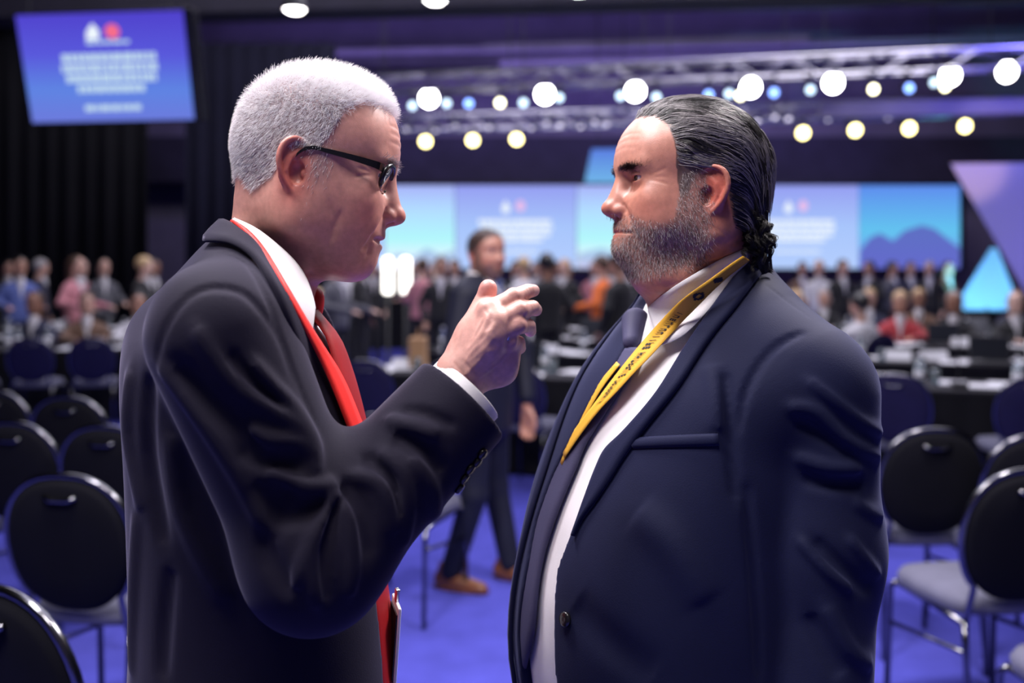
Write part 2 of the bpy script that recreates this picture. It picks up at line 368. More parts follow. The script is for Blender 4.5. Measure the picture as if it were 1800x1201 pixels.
ridge(678, 798, 472, [(0, 455), (.2, 446), (.4, 452), (.6, 436), (.8, 448), (1, 440)], S_MT2); ridge(1016, 1294, 472, [(0, 446), (.15, 436), (.3, 450), (.5, 436), (.7, 445), (1, 440)], S_MT2)
rng = random.Random(11)
def text_rows(add, rows):
    for (x0, x1, y, h) in rows:
        x = x0
        while x < x1-3:
            w = min(rng.uniform(4, 13), x1-x)
            add([(x, y+h), (x+w, y+h), (x+w, y), (x, y)]); x += w+rng.uniform(1.0, 1.8)
for cx in (905, 1402):
    P_ = MB()
    def addq(q, P_=P_): P_.add([at(x, y, YS-.014) for x, y in q], [(0, 1, 2, 3)])
    text_rows(addq, [(cx-64, cx+64, 386, 8), (cx-60, cx+66, 397, 8), (cx-64, cx+62, 408, 8), (cx-40, cx+48, 419, 7), (cx-40, cx+40, 440, 4)])
    led_child(P_.build('slide_text', E_WHITE, kind='stuff'))
    led_child(pquad('emblem', [(cx-22, 374), (cx-10, 374), (cx-9, 364), (cx-16, 352), (cx-23, 364)], YS-.014, E_WHITE, .004)); led_child(pquad('emblem', [(cx+10+8*math.cos(a*math.pi/5), 362-10*math.sin(a*math.pi/5)) for a in range(10)], YS-.014, E_PINK, .004))
# small angled screen above the stage
BS = pquad('side_screen', [(1028, 321), (1104, 321), (1108, 261), (1040, 262)], 22.5, gradmat('side_slide', [(0, srgb(120, 190, 245)), (1, srgb(95, 130, 235))], .9), .05); tag(BS, 'small tilted blue screen hanging above the wide stage screen', 'screen')
for x in (1050, 1096): a_ = at(x, 262, 22.52); o = MB().tube([a_, (a_[0], a_[1], 8.98)], .012, 6).build('hanging_cable', M['metal_dark'], BS)
for x in (640, 900, 1150, 1400, 1650): a_ = at(x, 474, YS+.12); led_child(MB().tube([a_, (a_[0], a_[1], 1.0)], .05, 8).build('support_post', M['frame_black']))
# hanging projection screen
def hang_pt(px, py, Y): return Vector(at(px, py, Y))
HY = lambda py: 12+.43*(py-20)/190
HS = empty('projection_screen', tuple(at(185, 215, 12.4)), label='tilted projection screen hung high against the black curtain showing a blue slide', cat='screen'); bpy.context.view_layer.update()
def hs(o): o.parent = HS; o.matrix_parent_inverse = HS.matrix_world.inverted(); return o
c00, c10, c11, c01 = [hang_pt(*p) for p in ((57, 216, 12.43), (341, 210, 12.43), (321, 18, 12.0), (27, 27, 12.0))]
def hp(u, v, off=0.0):
    p = (c00*(1-u)+c10*u)*(1-v)+(c01*(1-u)+c11*u)*v; n = (c10-c00).cross(c01-c00).normalized(); n = n if n.y < 0 else -n; return p+n*off
def hquad(name, uv, m, off, th=.01):
    F_ = [hp(u, v, off) for u, v in uv]; B = [hp(u, v, off-th) for u, v in uv]; n = len(uv); f = [tuple(range(n)), tuple(range(2*n-1, n-1, -1))]+[(i, i+n, (i+1) % n+n, (i+1) % n) for i in range(n)]
    return hs(MB().add(F_+B, f).build(name, m))
hquad('slide_panel', [(0, 0), (1, 0), (1, 1), (0, 1)], gradmat('hanging_slide', [(0, srgb(112, 125, 225)), (.3, srgb(98, 135, 232)), (.6, srgb(92, 92, 225)), (1, srgb(82, 66, 208))], .95), 0)
hquad('border', [(-.02, -.02), (1.05, -.02), (1.05, 1.02), (-.02, 1.02)], M['frame_black'], -.02, .04)
P_ = MB()
def addh(q): P_.add([hp(u, v, .004) for u, v in q], [(0, 1, 2, 3)])
for (u0, u1, v, h) in ((.24, .81, .56, .075), (.23, .82, .465, .075), (.25, .80, .37, .075), (.31, .72, .275, .07), (.34, .70, .10, .055), (.40, .66, .72, .03)):
    u = u0
    while u < u1-.01:
        w = min(rng.uniform(.02, .06), u1-u); addh([(u, v), (u+w, v), (u+w, v+h), (u, v+h)]); u += w+.008
hs(P_.build('slide_text', emitmat('screen_text_cool', srgb(196, 222, 240), 1.0), kind='stuff'))
hquad('emblem', [(.40, .76), (.48, .76), (.485, .84), (.45, .91), (.41, .84)], E_WHITE, .004, .003); hquad('emblem', [(.565+.045*math.cos(a*math.pi/5), .83+.07*math.sin(a*math.pi/5)) for a in range(10)], E_RED, .004, .003)
for u in (.08, .92): 
    a = hp(u, 1.0); hs(MB().tube([a, a+Vector((0, .02, 8.97-a.z))], .012, 6).build('hanging_cable', M['metal_dark']))
hs(MB().tube([hp(1.07, 1.0, -.02), hp(1.075, -.03, -.02)], .03, 8).build('side_rail', M['metal_dark']))
# ------------------------------------------------------------------ stretched fabric sails beside the stage
M['sail'] = mat('sail_fabric', (.27, .26, .44), .8, sheen=.1)
def sail(name, pts, label, nsub=14, sag=.25):
    P = [np.array(p) for p in pts]; v = []; f = []; n = nsub; c = sum(P)/len(P)
    for i in range(n+1):
        for j in range(n+1):
            s, t = i/n, j/n; p = (P[0]*(1-s)+P[1]*s)*(1-t)+(P[3]*(1-s)+P[2]*s)*t; p = p+np.array((0, sag*16*s*(1-s)*t*(1-t)*.35, 0)); v.append(p)
    k = (n+1)**2; v += [p+np.array((.0, .02, .0)) for p in v]
    for i in range(n):
        for j in range(n): a = i*(n+1)+j; f += [(a, a+1, a+n+2, a+n+1), (k+a+n+1, k+a+n+2, k+a+1, k+a)]
    o = MB().add(v, f).build(name, M['sail'], None, True, label=label, cat='fabric sail'); return o
sail('fabric_sail', [at(1672, 288, 17), at(1990, 285, 15.5), at(1990, 560, 15.5), at(1830, 560, 16.2)], 'large violet-lit stretched fabric sail hanging beside the stage screen')
sail('fabric_sail', [at(1742, 436, 18), at(1752, 436, 18), at(1794, 545, 18), at(1676, 545, 18)], 'small cyan-lit triangular fabric sail standing behind the delegates', sag=.1)
# ------------------------------------------------------------------ lighting trusses with their fixtures
E_SPOT = emitmat('lamp_white', (1, .98, 1), 26); E_WARM = emitmat('lamp_warm', (1, .86, .36), 9); E_BLUE = emitmat('lamp_blue', (.22, .38, 1), 5); E_ICE = emitmat('lamp_ice', (.62, .82, 1), 3.5); E_CREAM = emitmat('lamp_cream', (1, .95, .62), 9)
def truss(label, a, b, w=.34, bays=26):
    a, b = Vector(a), Vector(b); d = (b-a).normalized(); s = d.cross(Vector((0, 0, 1))).normalized()*w/2; u = Vector((0, 0, w/2)); T = empty('lighting_truss', tuple((a+b)/2), label=label, cat='truss'); bpy.context.view_layer.update(); ch = []
    for p, q in ((1, 1), (1, -1), (-1, 1), (-1, -1)): ch.append(MB().tube([a+s*p+u*q, b+s*p+u*q], .028, 6).build('chord', M['chrome']))
    Z = MB()
    for i in range(bays):
        p0 = a+(b-a)*(i/bays); p1 = a+(b-a)*((i+1)/bays); g = 1 if i % 2 else -1
        for o1, o2 in ((s+u*g, s-u*g), (-s+u*g, -s-u*g), (s*g+u, -s*g+u), (s*g-u, -s*g-u)): Z.tube([p0+o1, p1+o2], .013, 5)
    z = Z.build('brace_lattice', M['chrome'], kind='stuff'); ch.append(z)
    for i in range(5):
        p = a+(b-a)*((i+.5)/5); ch.append(MB().tube([p+u, Vector((p.x, p.y, 8.98))], .01, 5).build('suspension_cable', M['metal_dark']))
    for o in ch: o.parent = T; o.matrix_parent_inverse = T.matrix_world.inverted()
    return T
T1A, T1B = np.array(at(560, 172, 19.6)), np.array(at(1900, 118, 16.8)); T2A, T2B = np.array(at(560, 234, 21.2)), np.array(at(1780, 198, 18.8))
truss('long chrome truss carrying the row of bright white spotlights', T1A+(0, .1, .22), T1B+(0, .1, .22)); truss('long chrome truss carrying the row of warm yellow lamps', T2A+(0, .1, .14), T2B+(0, .1, .14), .30, 30)
LINE1 = (T1A, T1B); LINE2 = (T2A, T2B)
ORD = ['first', 'second', 'third', 'fourth', 'fifth', 'sixth', 'seventh', 'eighth', 'ninth', 'tenth', 'eleventh', 'twelfth', 'thirteenth', 'fourteenth', 'fifteenth', 'sixteenth', 'seventeenth', 'eighteenth', 'nineteenth', 'twentieth']
ORD += ['twenty-'+o for o in ORD[:9]]+['thirtieth']+['thirty-'+o for o in ORD[:9]]
def fixture(name, px, py, line, r, em, label, group, halo=1.0, aim=(0, -1, -.25)):
    A, B = line; pa, pb = proj(A)[0], proj(B)[0]; t = (px-pa[0])/(pb[0]-pa[0]); Y = 1/((1-t)/A[1]+t/B[1]); p = Vector(at(px, py, Y)); R = Vector(aim).to_track_quat('Z', 'Y').to_matrix()
    F_ = empty(name, tuple(p), label=label, cat='stage light', group=group); L = r*2.4
    MB().lathe([(r*.55, -L), (r*.9, -L*.8), (r*1.08, -L*.15), (r*1.12, 0), (r*1.02, 0), (r*1.0, -.02)], (0, 0, 0), 16, R=R).build('housing', M['metal_dark'], F_, True)
    MB().lathe([(r*.98, -.018), (r*.9, -.004), (r*.5, .006), (.001, .010)], (0, 0, 0), 16, R=R).build('lens', em, F_, True)
    MB().tube([(r*1.15, .1, 0), (r*1.15, .1, r*1.5), (0, .1, r*2.0), (-r*1.15, .1, r*1.5), (-r*1.15, .1, 0)], .012, 6).build('yoke', M['metal_dark'], F_)
    tz = A[2]+(B[2]-A[2])*t+(.22 if line is LINE1 else .14); tz = tz-(.17 if line is LINE1 else .15)-p.z; MB().tube([(0, .1, r*1.9 if tz > 0 else .0), (0, .1, tz)], .02, 6).box((0, .1, tz), (.05, .42, .05)).build('clamp', M['metal_dark'], F_); return F_
for i, (x, y) in enumerate([(754, 173), (958, 166), (1117, 161), (1320, 154), (1465, 146), (1671, 133), (1771, 126)]):
    fixture('spotlight', x, y, LINE1, .165, E_SPOT, ORD[i]+' large white spotlight on the upper truss counted from the projection screen', 'white spotlights on the upper truss')
for i, (x, y) in enumerate([(748, 249), (831, 247), (908, 245), (1412, 234), (1504, 229), (1599, 226), (1697, 222)]):
    fixture('warm_lamp', x, y, LINE2, .115, E_WARM, ORD[i]+' round warm yellow lamp on the lower truss counted from the projection screen', 'yellow lamps on the lower truss')
for i, (x, y) in enumerate([(824, 182), (1246, 167), (1361, 163), (1599, 155)]): fixture('blue_lamp', x, y, LINE1, .075, E_BLUE, ORD[i]+' small blue lamp among the white spotlights counted from the projection screen', 'blue lamps on the upper truss')
for i, (x, y) in enumerate([(725, 186), (785, 182), (920, 181), (983, 172), (1091, 169), (1154, 171), (1282, 165), (1425, 158), (1643, 145)]): fixture('ice_lamp', x, y, LINE1, .07, E_ICE, ORD[i]+' small pale lamp among the white spotlights counted from the projection screen', 'pale lamps on the upper truss')
for i, (x, y) in enumerate([(879, 181), (1302, 168), (1536, 157), (1662, 152)]): fixture('cream_lamp', x, y, LINE1, .075, E_CREAM, ORD[i]+' small cream lamp among the white spotlights counted from the projection screen', 'cream lamps on the upper truss')
E_DOWN = emitmat('downlight_glow', (1, .97, .96), 16)
for i, (x, y) in enumerate([(518, 18), (765, 2), (1018, -13)]):
    p = Vector(at(x, y, 11.0)); F_ = empty('ceiling_downlight', tuple(p), label=ORD[i]+' round white downlight by the ceiling beam counted from the projection screen', cat='ceiling light', group='downlights along the ceiling beam')
    MB().lathe([(.04, .25), (.09, .2), (.135, .02), (.135, 0), (.125, 0), (.12, .02)], (0, 0, 0), 18).build('shade', M['metal_dark'], F_, True); MB().lathe([(.12, .015), (.08, -.02), (.001, -.035)], (0, 0, 0), 18).build('bulb', E_DOWN, F_, True); MB().tube([(0, 0, .25), (0, 0, 8.98-p.z)], .01, 5).build('cord', M['metal_dark'], F_)
# chrome par cans seen dull along the lower truss
for i, x in enumerate([716, 765, 800, 860, 935, 962, 985, 1020, 1045, 1065, 1330, 1362, 1385, 1455, 1475, 1530, 1560, 1575, 1655, 1735, 1752]):
    A, B = T2A, T2B; pa, pb = proj(A)[0], proj(B)[0]; t = (x-pa[0])/(pb[0]-pa[0]); Y = 1/((1-t)/A[1]+t/B[1]); yy = pa[1]+(pb[1]-pa[1])*t; p = Vector(at(x, yy-6+4*math.sin(i*2.1), Y-.15))
    C_ = empty('par_can', tuple(p), label=ORD[i]+' unlit chrome par can along the lower truss counted from the projection screen', cat='stage light', group='chrome par cans on the lower truss'); R = Vector((.3*math.sin(i), -1, -.4)).to_track_quat('Z', 'Y').to_matrix()
    MB().lathe([(.04, -.24), (.08, -.2), (.095, -.05), (.10, .0), (.09, 0), (.085, -.04)], (0, 0, 0), 14, R=R).build('housing', M['chrome'], C_, True); MB().tube([(.11, 0, -.02), (.11, .02, .12), (-.11, .02, .12), (-.11, 0, -.02)], .01, 5).build('yoke', M['metal_dark'], C_)
# ================================================================== heads (local frame: x forward, y left, z up, origin between the ear canals)
def head_sdf(p):
    S = Sdf()
    def sn(pts, off=0.0):
        P = np.array(pts, np.float32)
        if p.get('lines', 1) == 0: return list(P)
        for _ in range(4): P = P-S.grad(P)*(S(P)-off)[:, None]*.95
        return list(P)
    w = p.get('w', 1.0); fat = p.get('fat', 0.0); nl = p.get('nose', 0.0)
    S.ell((-.006, 0, .052), (.098, .0765*w, p.get('cranz', .093)), 0, far=True)
    S.ell((.036+p.get('fx', 0), 0, .058), (.064, .0665*w, .068), .04)
    S.ell((.034, 0, -.022), (.060, .058*w, p.get('fz', .068)), .04)
    S.ell((.062, 0, -.03), (.034, .042*w, .055), .03)                     # front of the face
    for s in (-1, 1):
        S.cap((.002, s*(.052+fat*.5)*w, -.052), (.070, s*.018, -.088+p.get('chz', 0)), .019+fat*.5, .016, .035)  # jaw
        S.ell((.058, s*.046*w, -.006), (.026, .019, .019), .03)        # cheekbone
        S.ell((.052, s*.044*w, -.04), (.03, .016+fat, .024), .03)      # cheek
        S.cap((.086+p.get('bx', 0), s*.010, .046), (.076+p.get('bx', 0), s*.042, .047), .011, .010, .014)   # brow ridge
        S.ell((.000, s*.062*w, -.02), (.03, .016, .045), .03)          # side in front of the ear
    S.ell((.080+p.get('chx', 0), 0, -.087+p.get('chz', 0)), (.018, .021, .017), .018)             # chin
    if fat: S.ell((.030, 0, -.080), (.050, .05, .022+fat), .04)       # under the chin
    S.ell((.079, 0, -.044), (.022, .030, .026), .02)                   # muzzle
    for s in (-1, 1):
        S.ell((.109, s*.032, .024), (.022, .019, .0145), .018, 's')      # socket
        S.ell((.101, s*.0155, .023), (.012, .008, .013), .01, 's')
    # nose
    nx = nl
    S.cap((.088, 0, .038), (.111+nx, 0, -.006), .0068, .0085, .014)
    S.cap((.090, 0, .020), (.104, 0, -.010), .011, .013, .012)
    S.ell((.1155+nx, 0, -.0115), (.0105, .0105, .0095), .008)
    for s in (-1, 1):
        S.ell((.1025+nx*.5, s*.0135, -.0155), (.0115, .0072, .0085), .005)
        S.fold(sn([(.097, s*.0165, -.006), (.091, s*.0215, -.014), (.093, s*.019, -.022)]), .0028, -.0018)
        S.ell((.108+nx*.6, s*.0068, -.0235), (.0062, .0034, .005), .003, 's')
    S.cap((.112+nx, 0, -.0185), (.098, 0, -.0245), .0042, .005, .005)
    # lips
    mo = p.get('mouth', .0014)
    S.path([(.087, .025, -.0465), (.0975, .012, -.0425), (.1005, .004, -.0405), (.1, 0, -.0415), (.1005, -.004, -.0405), (.0975, -.012, -.0425), (.087, -.025, -.0465)], [.002, .0045, .0052, .005, .0052, .0045, .002], .006)
    S.path([(.087, .022, -.0485), (.096, .011, -.0525), (.0985, 0, -.0535), (.096, -.011, -.0525), (.087, -.022, -.0485)], [.0022, .0052, .0062, .0052, .0022], .006)
    S.path(sn(spline([(.086, .027, -.0480), (.094, .015, -.0475), (.1, 0, -.0472), (.094, -.015, -.0475), (.086, -.027, -.0480)], 13), -.001), list(np.interp(np.abs(np.linspace(-1, 1, 13)), [0, .7, 1], [mo, mo, .0014])), .0035, 's')
    S.path([(.088, .014, -.0665), (.0985, 0, -.0665), (.088, -.014, -.0665)], .005, .012, 's')
    S.fold(sn([(.104, 0, -.028), (.104, 0, -.036)]), .0028, -.0012)
    for s in (-1, 1):
        S.fold(sn(spline([(.094, s*.021, -.010), (.088, s*.028, -.026), (.080, s*.034, -.045), (.072, s*.036, -.062)], 9)), .0038, -.0020*p.get('lines', 1)); S.fold(sn(spline([(.088, s*.030, -.008), (.080, s*.037, -.024), (.072, s*.042, -.042)], 7)), .008, .0016*p.get('lines', 1))
        S.fold(sn([(.082, s*.032, -.052), (.079, s*.031, -.062), (.075, s*.030, -.074)]), .004, -.0014*p.get('lines', 1)); S.fold(sn([(.05, s*.05, -.03), (.045, s*.052, -.05), (.045, s*.045, -.07)]), .004, -.0009*p.get('lines', 1))
        for (za, zb) in ((.030, .040), (.026, .026), (.022, .012)):      # crow's feet
            S.fold(sn([(.070, s*.050, za), (.062, s*.056, (za+zb)/2), (.054, s*.060, zb)]), .0022, -.0008*p.get('lines', 1))
        S.fold(sn(spline([(.090, s*.019, .012), (.086, s*.032, .007), (.076, s*.045, .012)], 7)), .0028, -.0014*p.get('lines', 1)); S.fold(sn(spline([(.086, s*.024, .015), (.084, s*.033, .0125), (.077, s*.042, .016)], 7)), .005, .0012*p.get('lines', 1))   # below the eye
    for z in (.072, .083, .094):
        S.fold(sn(spline([(.082, .042, z-.003), (.095, .018, z+.001), (.099, 0, z-.0005), (.095, -.018, z+.001), (.082, -.042, z-.003)], 11)), .0024, -.0007*p.get('lines', 1))
    # lids and eye openings
    ex, ez = p.get('eye', (.077, .029))
    for s in (-1, 1):
        c = np.array((ex, s*.0325, ez)); S.ell(c, .0152, .006)
        S.fold([c+(.010, -s*.012, .008), c+(.0165, 0, .0095), c+(.009, s*.014, .007)], .002, -.0016)
        S.ell(c+np.array((.012, s*.001, -.0005)), (.013, .0135, p.get('open', .0045)), .002, 's', R=rot3(s*12))
    # ears
    fl = math.radians(p.get('flare', 24)); exo = p.get('earx', 0.0); tilt = math.radians(p.get('etilt', 8)); es = p.get('es', 1.0)
    for s in (-1, 1) if not p.get('noear') else ():
        def E(x, y, z):
            x, y, z = x*es, y*es, z*es
            x, z = x*math.cos(tilt)-z*math.sin(tilt), x*math.sin(tilt)+z*math.cos(tilt)
            z = z+p.get('earz', 0); return np.array((exo+x*math.cos(fl)+y*math.sin(fl), s*(.073*w+y*math.cos(fl)-x*math.sin(fl)), z))
        Rm = np.stack([(E(1, 0, 0)-E(0, 0, 0))/es, (E(0, 1, 0)-E(0, 0, 0))/es, (E(0, 0, 1)-E(0, 0, 0))/es], 1)
        S.ell(E(-.010, .0015, .004), np.array((.0165, .0035, .029))*es, .004, R=Rm)
        S.ell(E(-.006, -.008, -.002), np.array((.012, .010, .02))*es, .006, R=Rm)
        S.path(spline([E(.001, .002, .001), E(.007, .003, .012), E(.005, .004, .026), E(-.006, .005, .0335), E(-.019, .0055, .029), E(-.0255, .0055, .014), E(-.023, .005, -.003), E(-.016, .0045, -.017), E(-.008, .004, -.027)], 22), list(np.interp(np.linspace(0, 1, 22), np.linspace(0, 1, 9), [.0022, .0028, .0032, .0034, .0036, .0036, .0034, .0034, .004])), .0025)
        S.ell(E(-.004, .003, -.0265), np.array((.0075, .004, .0085))*es, .005, R=Rm)
        S.path([E(-.002, .003, .021), E(-.012, .0035, .013), E(-.0155, .0035, 0), E(-.011, .0035, -.013)], .0028, .003)
        S.ell(E(-.0055, .005, -.003), np.array((.0085, .0065, .0125))*es, .003, 's', R=Rm)
        S.path([E(-.020, .0065, .012), E(-.014, .0075, .024), E(-.004, .007, .027)], .0028, .002, 's')
        S.ell(E(.0035, .003, -.004), np.array((.0045, .0035, .006))*es, .003, R=Rm)
    return S
def place(S, pos, R, sc=1.0, zs=1.0):
    pos = np.asarray(pos, np.float32); R = np.asarray(R, np.float32); D = np.array((sc, sc, sc*zs), np.float32)
    return lambda P: S(((P-pos) @ R)/D)*np.float32(sc*min(1, zs))
def lerp_tab(x, tab):
    return np.interp(x, [a for a, b in tab], [b for a, b in tab])
def eye_mesh(name, iris):
    """one eyeball with white, iris ring, pupil and corneal bulge; looks along +x"""
    prof = []; R = .0123
    v = [(R, 0, 0)]; f = []; cols = []; N = 24; rings = [4, 9, 14, 19, 22, 25, 27, 30, 40, 60, 90, 120, 150, 175]
    for a in rings:
        t = math.radians(a); bul = .0007*max(0, 1-(a/30)**2)
        for k in range(N): g = 2*math.pi*k/N; v.append(((R+bul)*math.cos(t), R*math.sin(t)*math.cos(g), R*math.sin(t)*math.sin(g)))
    v[0] = (R+.0007, 0, 0)
    for k in range(N): f.append((0, 1+k, 1+(k+1) % N))
    mi = [2]*N
    for i in range(len(rings)-1):
        for k in range(N): a = 1+i*N+k; b = 1+i*N+(k+1) % N; f.append((a, a+N, b+N, b)); mi.append(2 if rings[i+1] <= 9 else (1 if rings[i+1] <= 25 else 0))
    me = bpy.data.meshes.new(name); me.from_pydata(v, [], f); me.polygons.foreach_set('material_index', mi); return me
M['skin_light'] = mat('skin_light', (.6, .36, .3), .42, attr='Col', sss=.12, bump=(900, .25, .0006), noise=(140, .10), spec=.45)
M['skin_olive'] = mat('skin_olive', (.5, .28, .2), .38, attr='Col', sss=.12, bump=(900, .25, .0006), noise=(140, .10), spec=.5)
M['eye_white'] = mat('eye_white', (.62, .56, .55), .15); M['iris_dark'] = mat('iris_dark', (.05, .025, .015), .1); M['iris_blue'] = mat('iris_blue', (.08, .12, .16), .1); M['pupil'] = mat('pupil', (.004, .004, .004), .05)
M['white_hair'] = mat('white_hair', (.93, .91, .93), .4, spec=.6); M['gray_hair'] = mat('gray_hair', (.48, .42, .44), .5)
M['dark_hair'] = mat('dark_hair', (.012, .010, .010), .32, spec=.7); M['streak_hair'] = mat('streak_hair', (.22, .20, .21), .35, spec=.7)
M['beard_dark'] = mat('beard_dark', (.06, .045, .042), .5); M['beard_gray'] = mat('beard_gray', (.42, .37, .37), .5)
def mixc(C, col, m): return C*(1-m[:, None])+np.asarray(col, np.float32)[None]*m[:, None]
def gau(q, c, r): return np.exp(-(((q-np.asarray(c, np.float32))/np.asarray(r, np.float32))**2).sum(1))
def skin_base(q, base, ex=0.0):
    """pigment by place on the head: redder nose, ears, cheeks; lips"""
    C = np.tile(np.asarray(base, np.float32), (len(q), 1)); a = np.abs(q[:, 1]); qa = np.stack([q[:, 0], a, q[:, 2]], 1)
    red = np.asarray(base)*np.array((1.0, .62, .6))
    C = mixc(C, red, .75*gau(qa, (.115, 0, -.012), (.018, .016, .014))); C = mixc(C, red, .6*gau(qa, (.07, .045, -.02), (.025, .025, .02)))
    C = mixc(C, np.asarray(base)*np.array((1.0, .5, .46)), np.clip(gau(qa, (-.012+ex, .088, .004), (.024, .014, .04))*1.2, 0, .85))
    C = mixc(C, np.asarray(base)*np.array((.82, .45, .46)), np.clip(1.4*gau(qa, (.1, 0, -.047), (.013, .019, .0085))-.25, 0, .8))
    C = mixc(C, np.asarray(base)*np.array((.7, .55, .55)), .5*gau(qa, (.085, .034, .018), (.02, .018, .008)))
    return C
def scatter(me, mask_fn, n, to_local):
    """n random points on a mesh, weighted by area times mask; returns world points, normals, local points"""
    nv = len(me.vertices); V = np.empty(nv*3, np.float32); me.vertices.foreach_get('co', V); V = V.reshape(-1, 3)
    nl = len(me.loops); L = np.empty(nl, np.int32); me.loops.foreach_get('vertex_index', L); L = L.reshape(-1, 4)
    A, B, C = V[L[:, 0]], V[L[:, 1]], V[L[:, 3]]; N = np.cross(B-A, C-A); ar = np.linalg.norm(N, axis=1)
    cen = V[L].mean(1); w = ar*mask_fn(to_local(cen)); w = w/w.sum(); i = RNG.choice(len(L), n, p=w)
    r = RNG.random((n, 2)).astype(np.float32)
    return A[i]+(B-A)[i]*r[:, :1]+(C-A)[i]*r[:, 1:], N[i]/(ar[i][:, None]+1e-12)
# ================================================================== clothing helpers
class Frame:
    """upright body frame: u forward, v left, z up"""
    def __init__(s, x, y, yaw):
        s.o = np.array((x, y, 0), np.float32); a = math.radians(yaw); s.u = np.array((math.cos(a), math.sin(a), 0), np.float32); s.v = np.array((-math.sin(a), math.cos(a), 0), np.float32)
        s.R = np.stack([s.u, s.v, np.array((0, 0, 1), np.float32)], 1)
    def loc(s, P): return (np.asarray(P, np.float32)-s.o) @ s.R
    def w(s, u, v, z): return s.o+u*s.u+v*s.v+np.array((0, 0, z), np.float32)
    def mir(s, P):
        q = s.loc(np.atleast_2d(P)).copy(); q[:, 1] *= -1; return q @ s.R.T+s.o
def loft(fr, tab, n=2.3, grow=0.0, neg=None):
    """torso-like solid from slices (z, centre, half depth, half width)"""
    T = np.array(tab, np.float32); T = T[np.argsort(T[:, 0])]
    zs = np.linspace(T[0, 0], T[-1, 0], 120)
    from_sp = spline(T, 120); zs = from_sp[:, 0]
    z0, z1 = T[0, 0], T[-1, 0]
    def fn(P):
        q = fr.loc(P); z = np.clip(q[:, 2], z0, z1)
        c = np.interp(z, zs, from_sp[:, 1]); a = np.interp(z, zs, from_sp[:, 2])+grow; b = np.interp(z, zs, from_sp[:, 3])+grow
        x = np.abs(q[:, 0]-c); y = np.abs(q[:, 1])
        if neg: b = np.where(q[:, 1] < 0, b*np.interp(z, [k for k, _ in neg], [k for _, k in neg]), b)
        r = ((x/a)**n+(y/b)**n)**(1/n)+1e-6
        d = np.maximum((r-1)*np.minimum(a, b)*.5+.5*np.sqrt(x*x+y*y)*(1-1/r), -.2)
        dz = np.abs(q[:, 2]-z); return np.where(dz > 0, np.sqrt(np.maximum(d, 0)**2+dz**2), np.maximum(d, np.maximum(z0-q[:, 2], q[:, 2]-z1))).astype(np.float32)
    return fn
def sheet(name, A, B, thick, m, parent, nb=6, normal=None, bulge=0.0, S=None, off=0.0, grid=None):
    """cloth strip between two 3-D curves with real thickness; optionally laid on surface S with an offset"""
    n = len(A); V = []
    t = np.linspace(0, 1, nb)
    G = np.asarray(A)[:, None]*(1-t)[None, :, None]+np.asarray(B)[:, None]*t[None, :, None]
    if grid is not None: G = grid
    P = G.reshape(-1, 3).astype(np.float32)
    if S is not None:
        for _ in range(6): P = P-S.grad(P)*(S(P)-off)[:, None]
        N = S.grad(P)
    else:
        Q = G; du = np.gradient(Q, axis=0); dv = np.gradient(Q, axis=1); N = np.cross(du, dv).reshape(-1, 3); N /= np.linalg.norm(N, axis=1, keepdims=True)+1e-9
        if normal is not None and (N @ np.asarray(normal)).mean() < 0: N = -N
    if bulge: P = P+N*(bulge*np.sin(math.pi*np.tile(t, n)))[:, None]
    ed = np.minimum(1, np.minimum(np.tile(t, n), 1-np.tile(t, n))*nb*.9+.35)
    top = P+N*(thick*ed)[:, None]; bot = P-N*thick*.3
    V = np.concatenate([top, bot]); F = []; K = n*nb
    for i in range(n-1):
        for j in range(nb-1):
            a = i*nb+j; q = (a, a+1, a+nb+1, a+nb); F.append(q); F.append(tuple(K+x for x in q[::-1]))
    rim = [(i*nb) for i in range(n)]; rim2 = [i*nb+nb-1 for i in range(n)]
    for r_, fl in ((rim, 0), (rim2, 1)):
        for a, b in zip(r_[:-1], r_[1:]): F.append((a, b, b+K, a+K)[::1 if fl == 0 else -1])
    for i0, fl in ((0, 1), ((n-1)*nb, 0)):
        for j in range(nb-1): a = i0+j; b = a+1; F.append((a, b, b+K, a+K)[::1 if fl == 0 else -1])
    me = np_mesh(name, V, np.array(F))
    bm = bmesh.new(); bm.from_mesh(me); bmesh.ops.recalc_face_normals(bm, faces=bm.faces[:]); bm.to_mesh(me); bm.free()
    o = bpy.data.objects.new(name, me); COL.objects.link(o); me.materials.append(m); me.polygons.foreach_set('use_smooth', [True]*len(me.polygons))
    if parent: o.parent = parent
    return o, top.reshape(n, nb, 3), N.reshape(n, nb, 3)
def blob(name, f, lo, hi, h, m, parent=None, **k):
    me, V = net_mesh(f, lo, hi, h, name); o = bpy.data.objects.new(name, me); COL.objects.link(o); me.materials.append(m)
    if parent: o.parent = parent
    return tag(o, **k)
M['charcoal'] = fabric('charcoal_wool', (.0115, .0098, .0205), .8, sheen=.34, spec=.12)
M['navy'] = fabric('navy_wool', (.0080, .0098, .035), .75, sheen=.32, spec=.14)
M['lining'] = fabric('dark_lining', (.006, .006, .010), .5)
M['shirt'] = fabric('white_cotton', (.66, .64, .67), .7, .1, 900)
M['red_tie'] = fabric('red_silk', (.26, .005, .007), .55, 0, 900, .2)
M['red_ribbon'] = fabric('red_ribbon', (.75, .020, .015), .55, .1, 900)
M['black_plastic'] = mat('black_plastic', (.006, .006, .008), .25); M['steel'] = mat('steel', (.7, .7, .72), .2, metal=1); M['white_plastic'] = mat('white_plastic', (.75, .75, .78), .4)
M['button'] = mat('black_button', (.012, .011, .013), .2); M['lens'] = mat('lens_glass', (1, 1, 1), .02, trans=1.0); M['lens'].node_tree.nodes['Principled BSDF'].inputs['IOR'].default_value = 1.08
M['thread'] = mat('thread', (.55, .53, .6), .6)
M['black_leather'] = mat('black_leather', (.01, .009, .009), .35)

